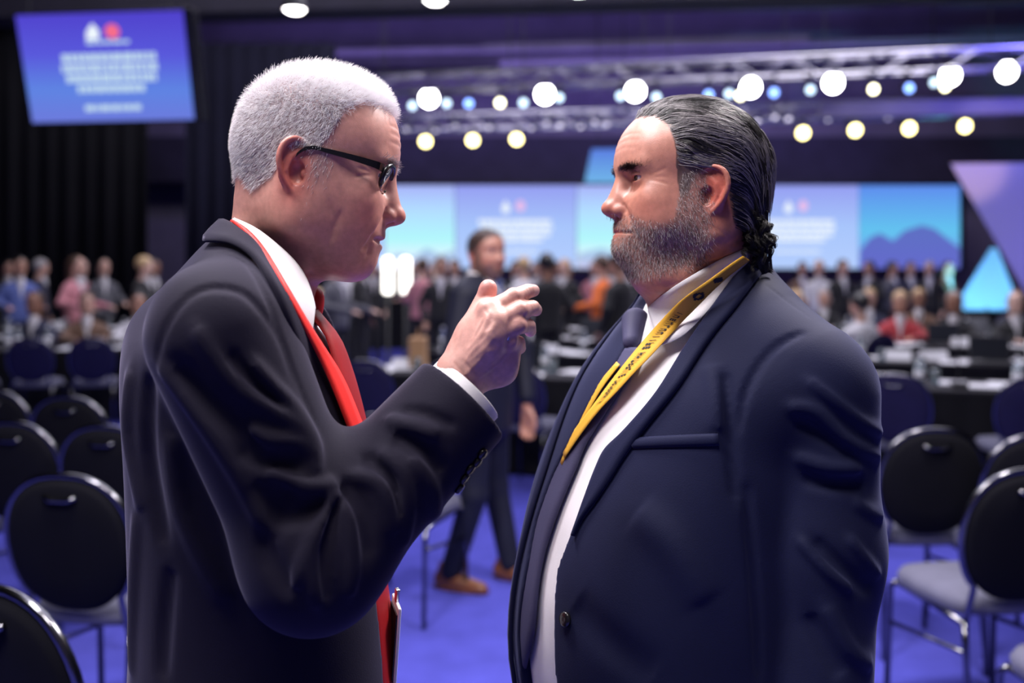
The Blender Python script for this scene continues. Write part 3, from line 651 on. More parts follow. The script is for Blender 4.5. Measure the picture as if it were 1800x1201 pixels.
def merge(name, parts, m, parent=None, **k):
    vs, fs, cs, n = [], [], [], 0
    for me, C in parts:
        V = np.empty(len(me.vertices)*3, np.float32); me.vertices.foreach_get('co', V); L = np.empty(len(me.loops), np.int32); me.loops.foreach_get('vertex_index', L)
        vs.append(V.reshape(-1, 3)); fs.append(L.reshape(-1, 4)+n); cs.append(C); n += len(me.vertices)
    me = np_mesh(name, np.concatenate(vs), np.concatenate(fs)); paint(me, np.concatenate(cs)); o = bpy.data.objects.new(name, me); COL.objects.link(o); me.materials.append(m)
    if parent: o.parent = parent
    return tag(o, **k)
def W(*a): return [at(*p) for p in a]

# ================================================================== man with short white hair (faces the other man, hand raised)
LPOS, LROT, LSC = (-.246, 1.200, 1.628), rot3(7, 13, -4), .965
LH = dict(lines=1.7, earx=-.005, etilt=13, fx=-.005, bx=-.003, chz=.019, chx=-.005, es=1.1, earz=.006, flare=22, eye=(.072, .028), open=.0036, mouth=.0036, cranz=.094, nose=.001)
L_head = head_sdf(LH); L_hw = place(L_head, LPOS, LROT, LSC)
def L_local(P): return (np.asarray(P, np.float32)-np.asarray(LPOS, np.float32)) @ LROT.astype(np.float32)/np.float32(LSC)
L_skin = Sdf(); L_skin.func(L_hw, 0)
L_skin.cap(at(500, 370, 1.205), at(470, 530, 1.215), .060, .053, .030, far=True)
L_skin.ell(at(575, 445, 1.2), (.05, .045, .02), .03, R=rot3(0, 25))
L_skin.fold(W((528, 368, 1.15), (525, 430, 1.15), (537, 500, 1.16), (548, 545, 1.18)), .010, .004)
L_skin.fold(W((470, 380, 1.16), (478, 450, 1.15), (500, 500, 1.15)), .012, -.003)
for i, pp in enumerate([[(600, 330, 1.13), (612, 380, 1.13), (600, 430, 1.13)], [(578, 350, 1.13), (590, 400, 1.13), (572, 450, 1.14)], [(430, 350, 1.17), (455, 352, 1.15), (470, 345, 1.14)]]):
    L_skin.fold(W(*pp), .004, -.0012)
# right hand: wrist, palm, four fingers and thumb
HD = Sdf(); q = lambda *a: at(*a)
HD.cap(q(745, 760, 1.085), q(806, 664, 1.092), .026, .027, .01, far=True)
MC = dict(index=[(860, 546, 1.085), (903, 523, 1.096), (928, 512, 1.113), (938, 511, 1.127)], middle=[(872, 566, 1.077), (914, 547, 1.086), (936, 541, 1.104), (942, 545, 1.120)],
          ring=[(869, 590, 1.073), (910, 573, 1.081), (929, 573, 1.099), (932, 582, 1.114)], pinky=[(862, 614, 1.075), (897, 600, 1.082), (912, 602, 1.096), (915, 612, 1.108)])
RAD = dict(index=(.0112, .0096, .0084, .0070), middle=(.0116, .0098, .0086, .0072), ring=(.011, .0093, .0082, .0069), pinky=(.010, .0083, .0073, .0062))
for f_, pts in MC.items():
    r = RAD[f_]; b = q(*pts[0]); HD.cap(q(806+{'index': 6, 'middle': 2, 'ring': -1, 'pinky': -2}[f_], {'index': 640, 'middle': 655, 'ring': 668, 'pinky': 680}[f_], 1.095), b, .017, r[0]+.002, .016)
for f_, pts in MC.items():
    r = RAD[f_]; Q = [q(*p) for p in pts]
    HD.path(Q, list(r), .0035)
    HD.ell(Q[0]+np.array((-.002, -.006, .002)), r[0]*.85, .008); HD.ell(Q[1]+np.array((0, -.002, .001)), r[1]*.98, .004)
HD.ell(q(845, 648, 1.098), (.030, .016, .022), .015, R=rot3(0, -35)); HD.ell(q(878, 652, 1.102), (.020, .014, .018), .014); HD.ell(q(884, 628, 1.094), (.018, .013, .020), .012)
HD.ell(q(842, 592, 1.098), (.026, .018, .026), .015)
TH = [q(812, 618, 1.10), q(836, 562, 1.110), q(853, 524, 1.112), q(858, 506, 1.106)]
HD.path(TH, [.016, .0125, .0108, .0092], .008); HD.ell(q(858, 512, 1.108), (.0095, .0095, .011), .004); HD.ell(q(848, 560, 1.10), (.012, .010, .02), .012, R=rot3(0, 25))
HDB = Sdf(); HDB.ops = list(HD.ops)
def hl(pts, w, amp): HD.fold(list(HDB.hit(spline(pts, max(7, 3*len(pts))))), w, amp)
for f_, pts in MC.items():       # tendons over the back of the hand, skin folds over the finger joints
    k0 = (pts[0][0], pts[0][1]); hl([(822, (660+k0[1])/2+14), ((838+k0[0])/2, (640+k0[1]*2)/3+4), k0], .0028, .0018)
    for j, n_ in ((1, 3), (2, 2)):
        d = np.array(pts[j][:2], float)-np.array(pts[j-1][:2], float); d /= np.linalg.norm(d); e = np.array((-d[1], d[0]))
        for t in range(n_): c_ = np.array(pts[j][:2], float)+d*(t-(n_-1)/2)*4.2; hl([tuple(c_-e*8), tuple(c_+d*1.5), tuple(c_+e*8)], .0011, -.0007)
for pp in ([(815, 640), (835, 612), (848, 590), (862, 580)], [(812, 662), (836, 645), (850, 622), (854, 602)], [(830, 600), (842, 575), (850, 560)], [(838, 668), (860, 650), (880, 640)]): hl(pp, .0018, .0013)
for pp in ([(796, 636), (815, 660), (838, 684)], [(812, 632), (832, 655), (858, 678)], [(800, 655), (815, 672), (830, 690)], [(850, 540), (858, 552), (866, 565)], [(845, 530), (853, 528), (862, 526)], [(846, 522), (853, 520), (861, 519)], [(866, 640), (880, 655), (890, 668)], [(858, 655), (872, 668), (880, 678)]): hl(pp, .0016, -.0011)
t0 = time.time()
L_body = Sdf(); L_body.func(L_skin, 0); L_body.cap(at(462, 540, 1.215), at(470, 640, 1.2), .055, .05, .02, far=True); L_body.cap(at(470, 640, 1.2), at(385, 600, 1.04), .04, .04, .02, far=True)
L_body.cap(at(388, 595, 1.03), at(552, 970, 1.035), .038, .034, .01, far=True); L_body.cap(at(552, 970, 1.035), at(745, 760, 1.085), .032, .026, .01, far=True); L_body.func(HD, .004)
me1, V = net_mesh(L_body, (-.43, .95, 1.17), (.05, 1.36, 1.83), .0016, 'body')
base = np.array((.56, .275, .225))
lq = L_local(V); C = skin_base(lq, base); a = np.abs(lq[:, 1])
L_hair_line = [(-.12, -.035), (-.10, -.038), (-.06, -.030), (-.035, -.006), (-.026, .026), (-.010, .034), (.004, .030), (.012, .040), (.020, .056), (.027, .085), (.045, .104), (.07, .110), (.11, .110)]
L_top_line = [(-.12, -.035), (.02, .06), (.05, .09), (.072, .105), (.084, .112), (.11, .118)]
def L_hmask(q):
    w = sstep(np.abs(q[:, 1]), .022, .046); line = lerp_tab(q[:, 0], L_hair_line)*w+lerp_tab(q[:, 0], L_top_line)*(1-w)
    return sstep(q[:, 2]-line, -.006, .010)*(1-sstep(np.abs(q[:, 1]), .080, .088))
def L_burn(q): return gau(np.stack([q[:, 0], np.abs(q[:, 1])*0, q[:, 2]], 1), (.016, 0, .018), (.012, 1, .026))*(np.abs(q[:, 1]) > .05)
C = mixc(C, (.36, .30, .32), .7*L_hmask(lq)); C = mixc(C, (.34, .26, .26), .6*L_burn(lq)); C = mixc(C, (.30, .20, .19), .3*np.clip(gau(np.stack([lq[:, 0], a, lq[:, 2]], 1), (.06, .035, -.075), (.04, .03, .03)), 0, 1))
C = mixc(C, (.42, .36, .36), .4*gau(np.stack([lq[:, 0], a, lq[:, 2]], 1), (.09, .03, .047), (.015, .022, .005)))
hd = HD(V) < .004; V2 = V[hd]; C2 = np.tile(np.array((.60, .33, .28), np.float32), (len(V2), 1))
for f_, pts in MC.items():
    for k_ in (0, 1): C2 = mixc(C2, (.50, .20, .17), .55*gau(V2, q(*pts[k_]), (.011, .011, .011)))
    C2 = mixc(C2, (.64, .40, .36), .8*gau(V2, q(*pts[3])+np.array((.001, -.006, .003)), (.006, .006, .005)))
C2 = mixc(C2, (.55, .17, .16), .7*gau(V2, TH[3], (.014, .014, .012)))
C[hd] = C2
LM = merge('person', [(me1, C)], M['skin_light'], label='white-haired man in dark suit and glasses raising his hand while talking', cat='person')
print('left skin', time.time()-t0)
# --- eyes, brows, hair
for s in (-1, 1):
    e = link('eye', eye_mesh('eye', 0), [M['eye_white'], M['iris_blue'], M['pupil']], LM, True)
    e.matrix_world = Matrix.Translation(Vector(LPOS)+Vector(LROT @ np.array((LH['eye'][0], s*.0325, LH['eye'][1]))*LSC)) @ Matrix((LROT @ rot3(-6, 2)).tolist()).to_4x4()
def short_hair(me, local, sd, mask, n, lens, comb, m, parent, name, rad, k=4, wob=.25, lift=.6):
    P, N = scatter(me, mask, n, local); q = local(P)
    D = N*lift+comb(q)+RNG.normal(0, wob, (n, 3)); D /= np.linalg.norm(D, axis=1, keepdims=True); Ls = lens(q)*RNG.uniform(.7, 1.15, n)
    t = np.linspace(0, 1, k); bend = comb(q)*.35
    pts = P[:, None]+D[:, None]*(Ls[:, None]*t[None])[..., None]+bend[:, None]*(Ls[:, None]*(t**2)[None])[..., None]
    return strands(name, pts, np.full(n, rad)*RNG.uniform(.7, 1.2, n), m, parent)
def L_len(q): return (.0045+.0105*sstep(q[:, 2], .05, .125))*(1-.35*sstep(q[:, 0], .05, .085))
def L_comb(q):
    top = sstep(q[:, 2]+RNG.normal(0, .012, len(q)), .05, .13)[:, None]; v = np.array((.55, 0, .25))*top+np.array((-.25, 0, -.75))*(1-top); return (v @ LROT.T).astype(np.float32)
short_hair(me1, L_local, L_skin, lambda q: L_hmask(q)*(.35+.65*sstep(q[:, 2], -.03, .06)), 30000, L_len, L_comb, M['white_hair'], LM, 'hair', .00020)
short_hair(me1, L_local, L_skin, lambda q: np.maximum(L_hmask(q)*(1-sstep(q[:, 2], .05, .11)), .22*L_burn(q)), 11000, L_len, L_comb, M['gray_hair'], LM, 'hair_side', .00018)
def L_brow(q): return gau(np.stack([q[:, 0]*0, np.abs(q[:, 1]), q[:, 2]], 1), (0, .030, .049), (1, .015, .0035))*(q[:, 0] > .05)
short_hair(me1, L_local, L_skin, L_brow, 500, lambda q: .008+0*q[:, 0], lambda q: (np.stack([0*q[:, 0], np.sign(q[:, 1])*.9, 0*q[:, 0]+.1], 1) @ LROT.T).astype(np.float32), M['gray_hair'], LM, 'eyebrow', .0002)

# --- jacket of the white-haired man
FL = Frame(-.290, 1.225, 4)
L_TAB = [(1.60, .006, .046, .060), (1.556, -.010, .066, .077), (1.517, -.024, .094, .108), (1.48, -.034, .120, .165), (1.44, -.036, .132, .190), (1.38, -.028, .143, .198), (1.30, -.018, .150, .192), (1.20, -.015, .150, .188), (1.10, -.010, .153, .188), (1.0, -.010, .158, .192), (.86, -.010, .163, .198), (.74, -.010, .168, .204)]
def L_jacket_base():
    J = Sdf(); J.func(loft(FL, L_TAB), 0)
    J.cap(at(445, 515, 1.15), at(398, 575, 1.045), .072, .070, .05, far=True)
    J.cap(FL.w(-.05, .10, 1.46), FL.w(-.04, .19, 1.43), .075, .072, .05, far=True)
    return J
SHL, ELB, WRI = at(388, 590, 1.030), at(552, 985, 1.035), at(806, 712, 1.095)
def L_sleeve(J, k=.012):
    A = Sdf(); A.cap(SHL, ELB, .076, .066, .0, far=True); A.cap(ELB, WRI, .066, .0600, .045, far=True)
    A.func(lambda P: ((P-WRI) @ ((WRI-ELB)/np.linalg.norm(WRI-ELB)).astype(np.float32))-.008, .004, 'i')
    J.func(A, k); return A

edge_px = spline([(455, 425), (500, 500), (543, 588), (577, 668), (606, 748), (632, 826)], 14)
LT = Sdf(); LT.func(loft(FL, L_TAB), 0)
eh = FL.loc(LT.hit(edge_px)); eh = eh[np.argsort(eh[:, 2])]
def cut_fn(fr, zt, lo, hi, u0):
    """front opening of a jacket: everything ahead of u0 between the two edge curves v = lo(z), hi(z)"""
    def fn(P):
        q = fr.loc(P); a = np.interp(q[:, 2], zt, lo); b = np.interp(q[:, 2], zt, hi)
        return np.maximum(np.maximum(a-q[:, 1], q[:, 1]-b), u0-q[:, 0]).astype(np.float32)
    return fn
zt = np.concatenate([[.7, 1.0, 1.2], eh[:, 2], [1.62]]); vl = np.concatenate([[-.10, -.075, -.085], eh[:, 1], [-.02]])
L_CUT = cut_fn(FL, zt, vl, -vl*0+.15, .03)
LSHIRT = Sdf(); LSHIRT.func(loft(FL, L_TAB, grow=-.028), 0)
FOLDS_L = [([(362, 437), (403, 444), (437, 468), (462, 510), (481, 556), (516, 655), (560, 760)], .005, -.002),  # frame points of each crease or ridge on the near sleeve and back; width, height
 ([(276, 640), (283, 600), (300, 560), (332, 522), (372, 506), (424, 514), (462, 550), (496, 606), (516, 676)], .006, -.0028),
 ([(344, 576), (372, 620), (424, 684), (480, 720), (520, 748), (550, 785)], .011, .011),
 ([(280, 640), (332, 704), (380, 770), (430, 850), (480, 950)], .014, .009),
 ([(440, 634), (480, 680), (516, 718), (550, 776), (556, 836)], .010, .010),
 ([(315, 640), (360, 700), (420, 755), (450, 800)], .015, -.010),
 ([(400, 620), (450, 675), (500, 720)], .010, -.008),
 ([(432, 752), (470, 772), (520, 776), (552, 800)], .009, .009),
 ([(420, 790), (470, 812), (530, 822)], .012, -.009),
 ([(470, 822), (525, 852), (566, 856), (590, 848)], .010, .010),
 ([(440, 850), (490, 905), (540, 900), (580, 880)], .014, -.009),
 ([(587, 862), (575, 900), (540, 970), (515, 1040)], .009, .010),
 ([(598, 872), (581, 920), (571, 975), (575, 1058)], .007, -.012),
 ([(591, 862), (614, 930), (620, 1000), (612, 1050)], .009, .009),
 ([(600, 850), (640, 900), (650, 980)], .012, -.008),
 ([(620, 835), (664, 850), (687, 891), (691, 940)], .010, .009),
 ([(668, 792), (708, 833), (716, 891), (710, 960)], .010, .010),
 ([(640, 800), (690, 850), (700, 910)], .009, -.006),
 ([(680, 738), (733, 752), (770, 768)], .010, .009),
 ([(690, 770), (740, 790), (780, 830)], .012, -.009),
 ([(725, 800), (758, 860), (765, 910)], .011, .008),
 ([(705, 720), (750, 728), (800, 750)], .008, -.005),
 ([(510, 850), (470, 960), (520, 1050)], .016, -.006), ([(552, 930), (546, 1000), (560, 1070)], .010, .007),
 ([(230, 650), (225, 760), (250, 900)], .016, .006), ([(262, 660), (262, 800), (290, 960)], .014, -.007), ([(300, 760), (320, 900), (400, 1060)], .016, .006),
 ([(240, 900), (235, 1040), (232, 1190)], .016, .005), ([(300, 1000), (290, 1100), (285, 1195)], .014, -.005)]
def add_folds(J, base, folds, y0=.7):
    for pts, w, amp in folds:
        P = spline(np.array(pts, float), max(6, 3*len(pts))); J.fold(list(base.hit(P, y0)), w*.66, amp*1.6)
def collar_plane(fr, a, b, up):
    d = np.asarray(b)-np.asarray(a); n = np.cross(d, fr.v); n = n/np.linalg.norm(n); n = (n if n[2] > 0 else -n).astype(np.float32); a = np.asarray(a, np.float32)+n*np.float32(up)
    return lambda P: (P-a) @ n
LCP = (at(402, 398, 1.22), at(549, 584, 1.19))
LSHIRT.func(collar_plane(FL, *LCP, .004), .006, 'i')
LJT = Sdf(); LJT.func(loft(FL, L_TAB), 0); LJT.cap(at(445, 515, 1.15), at(398, 575, 1.045), .072, .070, .05, far=True); LJT.func(LSHIRT, 0)
LJ0 = L_jacket_base(); LJ0.func(L_CUT, .004, 's'); LJ0.func(collar_plane(FL, *LCP, .022), .006, 'i')
FSH, FEL, FWR = FL.w(-.04, .215, 1.42), FL.w(-.05, .255, 1.14), FL.w(.06, .25, .90)
LJ0.cap(FSH, FEL, .070, .060, .03, far=True); LJ0.cap(FEL, FWR, .060, .052, .02, far=True)
LA = L_sleeve(LJ0); LJ0s = Sdf(); LJ0s.ops = list(LJ0.ops); add_folds(LJ0, LJ0s, FOLDS_L)
LJ0.func(lambda P: .80-P[:, 2], .006, 'i')
LJ = blob('jacket', LJ0, (-.62, .82, .78), (.05, 1.56, 1.62), .0034, M['charcoal'], LM)
LS = blob('shirt', LSHIRT, (-.55, .98, .80), (-.05, 1.46, 1.60), .007, M['shirt'], LM)
LALL = LJT
# lapel and collar band of the jacket
inn = spline([(400, 394), (424, 412), (451, 444), (488, 508), (530, 590), (568, 668), (600, 748), (628, 822)], 40)
out = spline([(364, 432), (405, 438), (440, 462), (466, 505), (484, 548), (521, 652), (568, 760), (610, 836)], 40)
lo_, G_, N_ = sheet('lapel', LALL.hit(inn), LALL.hit(out), .005, M['charcoal'], LJ, 9, S=LJT, off=.0065)
# notch step between collar and lapel
sheet('collar_seam', LALL.hit(spline([(484, 549), (500, 540), (512, 530)], 6))+np.array((0, -.0075, 0)), LALL.hit(spline([(486, 553), (502, 544), (514, 533)], 6))+np.array((0, -.0075, 0)), .0008, M['lining'], LJ, 3)
# standing white collar around the neck
nk = Sdf(); nk.func(L_skin, 0)
ctop = spline([(410, 383), (449, 400), (489, 431), (523, 464), (543, 499), (553, 535)], 22); cbot = spline([(403, 394), (433, 412), (465, 446), (503, 510), (537, 574), (546, 590)], 22)
CAMP = np.array((0, 0, CAMH), np.float32)
def collar(name, skin, body, top, bot, m, parent, o1=.004, o2=.006, nb=9, keep=.7, side=1):
    """top, bot run from the nape to the throat on the near side; the far side is their mirror image"""
    U = Sdf(); U.func(skin, 0); U.func(body, 0); G = []
    for t in np.linspace(0, 1, nb):
        P = U.hit(top*(1-t)+bot*t); d = CAMP-P; d /= np.linalg.norm(d, axis=1, keepdims=True); G.append(P+d*(o1+.004*math.sin(math.pi*min(1, t*1.2))))
    G = np.stack(G, 1); ok = (G[:, :, 1] < np.median(G[:, :, 1])+.13).all(1); G = G[ok]
    for _ in range(3): G[1:-1] = .25*G[:-2]+.5*G[1:-1]+.25*G[2:]; G[:, 1:-1] = .25*G[:, :-2]+.5*G[:, 1:-1]+.25*G[:, 2:]
    A = G[:, 0]; d = A[-1]-A[0]; fr = Frame(A[0][0], A[0][1]+.003, math.degrees(math.atan2(d[1], d[0]))); k = int(len(A)*keep)
    Mi = np.stack([fr.mir(G[2:k, j])[::-1] for j in range(nb)], 1); G = np.concatenate([Mi, G])
    return sheet(name, G[:, 0], G[:, -1], .0022, m, parent, nb, normal=(0, -1, 0), grid=G)
collar('shirt_collar', nk, LALL, ctop, cbot, M['shirt'], LM, keep=.25)
# red ribbon along the lapel
ra = spline([(405, 389), (430, 408), (461, 442), (499, 507), (541, 591), (579, 670), (611, 752), (642, 826)], 40); rb = spline([(409, 387), (437, 406), (468, 442), (506, 506), (552, 584), (602, 662), (636, 744), (664, 810)], 40)
def smooth(P, it=3):
    P = np.array(P, float)
    for _ in range(it): P[1:-1] = .25*P[:-2]+.5*P[1:-1]+.25*P[2:]
    return P
def lift_up(S, px, h, it=3):
    """cloth strip points lifted off a surface towards the open side"""
    P = S.hit(px); d = CAMP-P; d /= np.linalg.norm(d, axis=1, keepdims=True); P = P+d*np.broadcast_to(np.asarray(h), (len(P),))[:, None]; return smooth(P, it)
LRS = Sdf(); LRS.func(LALL, 0); LRS.func(lambda P: L_skin(P)-.006, .004)
LR = sheet('lanyard', lift_up(LRS, ra, np.full(len(ra), .030)), lift_up(LRS, rb+np.array((1, -1)), np.full(len(rb), .030)), .0012, M['red_ribbon'], LM, 4)[0]
def drop(fr, S, P, off=0.0, it=14):
    """slide points back along the body axis onto the surface S"""
    P = np.array(P, np.float32)
    for _ in range(it): P = P-fr.u[None]*((S(P)-off)*.8)[:, None]
    return P
# tie
def tie(fr, shirt, zs, ws, m, parent, knot_z, off=.007, v0=0.0, n=40, hang_out=0.0):
    zz = np.linspace(zs[0], zs[-1], n); w = np.interp(-zz, [-z for z in zs], ws); c = np.interp(zz, [z for z in zs[::-1]], list(np.broadcast_to(v0, len(zs)))[::-1])
    A = np.array([fr.w(.2, c[i]-w[i], zz[i]) for i in range(n)]); B = np.array([fr.w(.2, c[i]+w[i], zz[i]) for i in range(n)])
    hang = np.interp(-zz, [-1.30, -1.12], [0, hang_out])[:, None]*fr.u[None]
    T_ = [drop(fr, shirt, A*(1-t)+B*t, off)+hang for t in (0, 1)]
    o, G, N = sheet('tie', T_[0], T_[1], .003, m, parent, 7, bulge=.004, normal=fr.u)
    kb = MB(); c = Vector(shirt_pt(fr, shirt, 0, knot_z)); u = Vector(fr.u); R = Matrix((fr.R).tolist())
    S_ = Sdf(); S_.cap(c+u*.010+Vector((0, 0, .012)), c+u*.012+Vector((0, 0, -.014)), .017, .011, 0, far=True); S_.ell(np.array(c)+np.array(u)*.010+np.array((0, 0, .004)), (.013, .018, .014), .01, far=True)
    blob('tie_knot', S_, np.array(c)-.05, np.array(c)+.05, .003, m, o); return o
def shirt_pt(fr, shirt, v, z): return drop(fr, shirt, [fr.w(.25, v, z)])[0]
LTIE = tie(FL, LSHIRT, [1.475, 1.40, 1.20, 1.04, 1.0, .97], [.030, .046, .056, .052, .030, .003], M['red_tie'], LM, 1.480, off=.010, v0=-.030, hang_out=.013)
# badge hanging in front of the belt
bc = at(693, 1122, 1.225); bd = MB().box((0, 0, 0), (.004, .062, .092), bev=.003); BDG = bd.build('badge', M['white_plastic'], LR, label='white edged dark badge card'); BDG.matrix_world = Matrix.Translation(Vector(bc)) @ Matrix(rot3(14, 4).tolist()).to_4x4()
b2 = MB().box((-.0026, 0, -.002), (.002, .056, .078)).build('badge_face', M['black_plastic'], BDG)
MB().box((0, 0, .053), (.006, .012, .016), bev=.002).build('badge_clip', M['steel'], BDG)
# cuff: white shirt band and four buttons
ax = (WRI-ELB)/np.linalg.norm(WRI-ELB)
def ring(c, ax, r, ln, th, name, m, parent, n=40, sq=(1, 1)):
    ax = Vector(ax).normalized(); u = ax.cross(Vector((0, 1, 0))).normalized(); w = ax.cross(u); b = MB(); v = []; f = []
    for (d, r_) in ((0, r), (ln, r), (ln+th*.5, r-th*.5), (ln, r-th), (0, r-th)):
        for k in range(n): g = 2*math.pi*k/n; v.append(Vector(c)+ax*d+(u*math.cos(g)*sq[0]+w*math.sin(g)*sq[1])*r_)
    for i in range(4):
        for k in range(n): a = i*n+k; b_ = i*n+(k+1) % n; f.append((a, b_, b_+n, a+n))
    return b.add(v, f).build(name, m, parent, True)
ring(WRI-ax*.02+np.array((-.004, 0, .002)), ax, .0455, .040, .003, 'shirt_cuff', M['shirt'], LM)
for i, (bx, by) in enumerate([(846, 797), (837, 812), (825, 824), (815, 840), (806, 857)]):
    p = LJ0.hit([(bx, by)])[0]; g = LJ0.grad(p[None])[0]; R = Vector(g).to_track_quat('Z', 'Y').to_matrix()
    MB().lathe([(.0015, .0045), (.0052, .0045), (.0065, .003), (.0065, 0)][::-1], p, 14, R=R).build('button', M['button'], LJ, True)
# glasses
def gp(x, y, z): return Vector(np.array(LPOS)+LROT @ (np.array((x, y, z))*LSC))
GL = empty('glasses'); GL.parent = LM; GL['label'] = 'black half-rim glasses'
gx = .097
for s in (-1, 1):
    rim = []; 
    for k in range(25):
        t = math.pi*2*k/24; a = (abs(math.cos(t))**.8)*(1 if math.cos(t) > 0 else -1); b_ = (abs(math.sin(t))**.8)*(1 if math.sin(t) > 0 else -1)
        y = .0335+.0255*a; z = .0265+.0165*b_; rim.append((gx-.010*((y-.005)/.06)**2+(z-.0265)*.18, s*y, z))
    up = [gp(*rim[k % 24]) for k in range(-4, 17)]; dn = [gp(*rim[k % 24]) for k in range(16, 21)]
    MB().tube(up, [.0012, .002, .0027]+[.003]*(len(up)-6)+[.0024, .0016, .001], 8).build('rim', M['black_plastic'], GL, True); MB().tube(dn, .0009, 8).build('lower_rim', M['steel'], GL, True)
    lv = [gp(*r) for r in rim[:-1]]; c = sum(lv, Vector())/24; MB().add([c]+lv, [(0, 1+k, 1+(k+1) % 24) for k in range(24)]).build('lens', M['lens'], GL, True)
    tmp = [gp(gx-.009, s*.059, .034), gp(gx-.018, s*.0685, .0345), gp(.05, s*.0765, .035), gp(.02, s*.081, .035), gp(.002, s*.083, .034), gp(-.010, s*.083, .026), gp(-.020, s*.080, .008)]
    b = MB(); P = spline([tuple(p) for p in tmp], 26); v = []; f = []
    for i, p in enumerate(P):
        h_ = .0050-.0030*min(1, i/14); up_ = LROT @ np.array((0, 0, 1)); sd = LROT @ np.array((0, s, 0)); v += [p+up_*h_+sd*.0011, p-up_*h_+sd*.0011, p-up_*h_-sd*.0011, p+up_*h_-sd*.0011]
    for i in range(len(P)-1):
        for k in range(4): a = i*4+k; b_ = i*4+(k+1) % 4; f.append((a, b_, b_+4, a+4))
    f += [(3, 2, 1, 0), tuple(len(v)-4+k for k in range(4))]; b.add(v, f).build('temple', M['black_plastic'], GL)
MB().tube([gp(gx-.0005, -.010, .031), gp(gx+.004, 0, .034), gp(gx-.0005, .010, .031)], .0017, 8).build('bridge', M['black_plastic'], GL, True)
# ring on the ring finger
rp = q(884, 588, 1.0785); rd = q(905, 579, 1.084)-q(868, 594, 1.075); ring(rp-np.array(Vector(rd).normalized())*.003, rd, .0121, .005, .0012, 'finger_ring', M['steel'], LM, 24)
# far hand, trousers, shoes
def legs(fr, parent, m, top=.84, spread=.10, foot=.02, trous='trousers', shoem=None, uo=0.0, h=.009, rad=(.105, .075, .062)):
    T = Sdf(); T.ell(fr.w(uo, 0, top+.02), (.135, .17, .13), .05, far=True, R=fr.R)
    for s in (-1, 1):
        a, b_, c = fr.w(uo, s*spread, top-.05), fr.w(uo+.02, s*(spread+.01), .47), fr.w(uo+foot*s, s*(spread+.015), .09)
        T.cap(a, b_, rad[0], rad[1], .03, far=True); T.cap(b_, c, rad[1], rad[2], .02, far=True)
    T.func(lambda P: .045-P[:, 2], .004, 'i'); mn = fr.o-np.array((.33, .33, 0)); mx = fr.o+np.array((.33, .33, 0)); mn[2] = 0; mx[2] = top+.2
    blob(trous, T, mn, mx, h, m, parent)
    for s in (-1, 1): shoe(fr, parent, fr.w(uo+foot*s-.02, s*(spread+.015), 0), shoem, s)
def shoe(fr, parent, p, m, s):
    S_ = Sdf(); R = fr.R; f = lambda u, v, z: np.asarray(p)+R @ np.array((u, v, z))
    S_.cap(f(-.03, 0, .045), f(.06, 0, .04), .042, .040, .0, far=True); S_.cap(f(.06, 0, .036), f(.185, s*.008, .024), .042, .032, .03, far=True); S_.cap(f(-.02, 0, .06), f(-.01, 0, .10), .038, .040, .02, far=True)
    S_.ell(f(.07, s*.004, .010), (.155, .045, .010), .008, far=True, R=R); S_.func(lambda P: .0-P[:, 2], .003, 'i')
    mn = np.asarray(p)-.26; mx = np.asarray(p)+.26; mn[2] = -.01; mx[2] = .16
    return blob('shoe', S_, mn, mx, .007, m, parent)
legs(FL, LM, M['charcoal'], shoem=M['black_leather'])
def hang_hand(pos, fr, m, parent, s, h=.004):
    """relaxed hanging hand with curled fingers and thumb, joined below a sleeve"""
    H = Sdf(); f = lambda u, v, z: np.asarray(pos)+fr.R @ np.array((u, v*s, z))
    H.cap(f(0, 0, .06), f(0, 0, -.01), .025, .026, 0, far=True); H.ell(f(.005, 0, -.05), (.038, .016, .048), .015, R=fr.R, far=True)
    for i, (u, l) in enumerate(((.032, .95), (.012, 1.05), (-.008, 1.0), (-.027, .8))):
        H.path([f(u, 0, -.085), f(u+.004, -.006, -.085-.036*l), f(u+.010, -.022, -.085-.058*l), f(u+.014, -.036, -.085-.066*l)], [.0100, .0088, .0080, .0070], .004)
    H.path([f(.02, -.008, -.02), f(.046, -.016, -.055), f(.052, -.022, -.085), f(.050, -.028, -.105)], [.016, .0125, .0105, .009], .01)
    me, V = net_mesh(H, np.asarray(pos)-(.12, .12, .20), np.asarray(pos)+(.12, .12, .09), h, 'hand'); return me, V
# ================================================================== bearded man with slicked-back hair
RPOS, RROT, RSC, RZS = (.233, 1.285, 1.617), rot3(180+10, 1, 2), .97, .90
RH = dict(w=1.02, lines=.7, fat=.010, etilt=12, flare=36, eye=(.0765, .029), open=.0036, mouth=.0012, nose=-.001, es=1.18, earx=.013, earz=.0, chz=.018, chx=.012, fx=-.004)
R_head = head_sdf(RH); R_hw = place(R_head, RPOS, RROT, RSC, RZS)
def R_local(P): return (np.asarray(P, np.float32)-np.asarray(RPOS, np.float32)) @ RROT.astype(np.float32)/np.array((RSC, RSC, RSC*RZS), np.float32)
R_skin = Sdf(); R_skin.func(R_hw, 0)
R_skin.cap(at(1228, 380, 1.29), at(1232, 560, 1.31), .066, .069, .035, far=True)
R_skin.ell(at(1178, 488, 1.27), (.045, .055, .030), .03)
R_skin.fold(W((1262, 405, 1.2), (1235, 450, 1.2), (1190, 520, 1.21)), .012, .004)
me1, V = net_mesh(R_skin, (.05, 1.09, 1.45), (.42, 1.46, 1.79), .0016, 'head')
base = np.array((.46, .20, .145)); lq = R_local(V); qa = np.stack([lq[:, 0], np.abs(lq[:, 1]), lq[:, 2]], 1); C = skin_base(lq, base, .014)
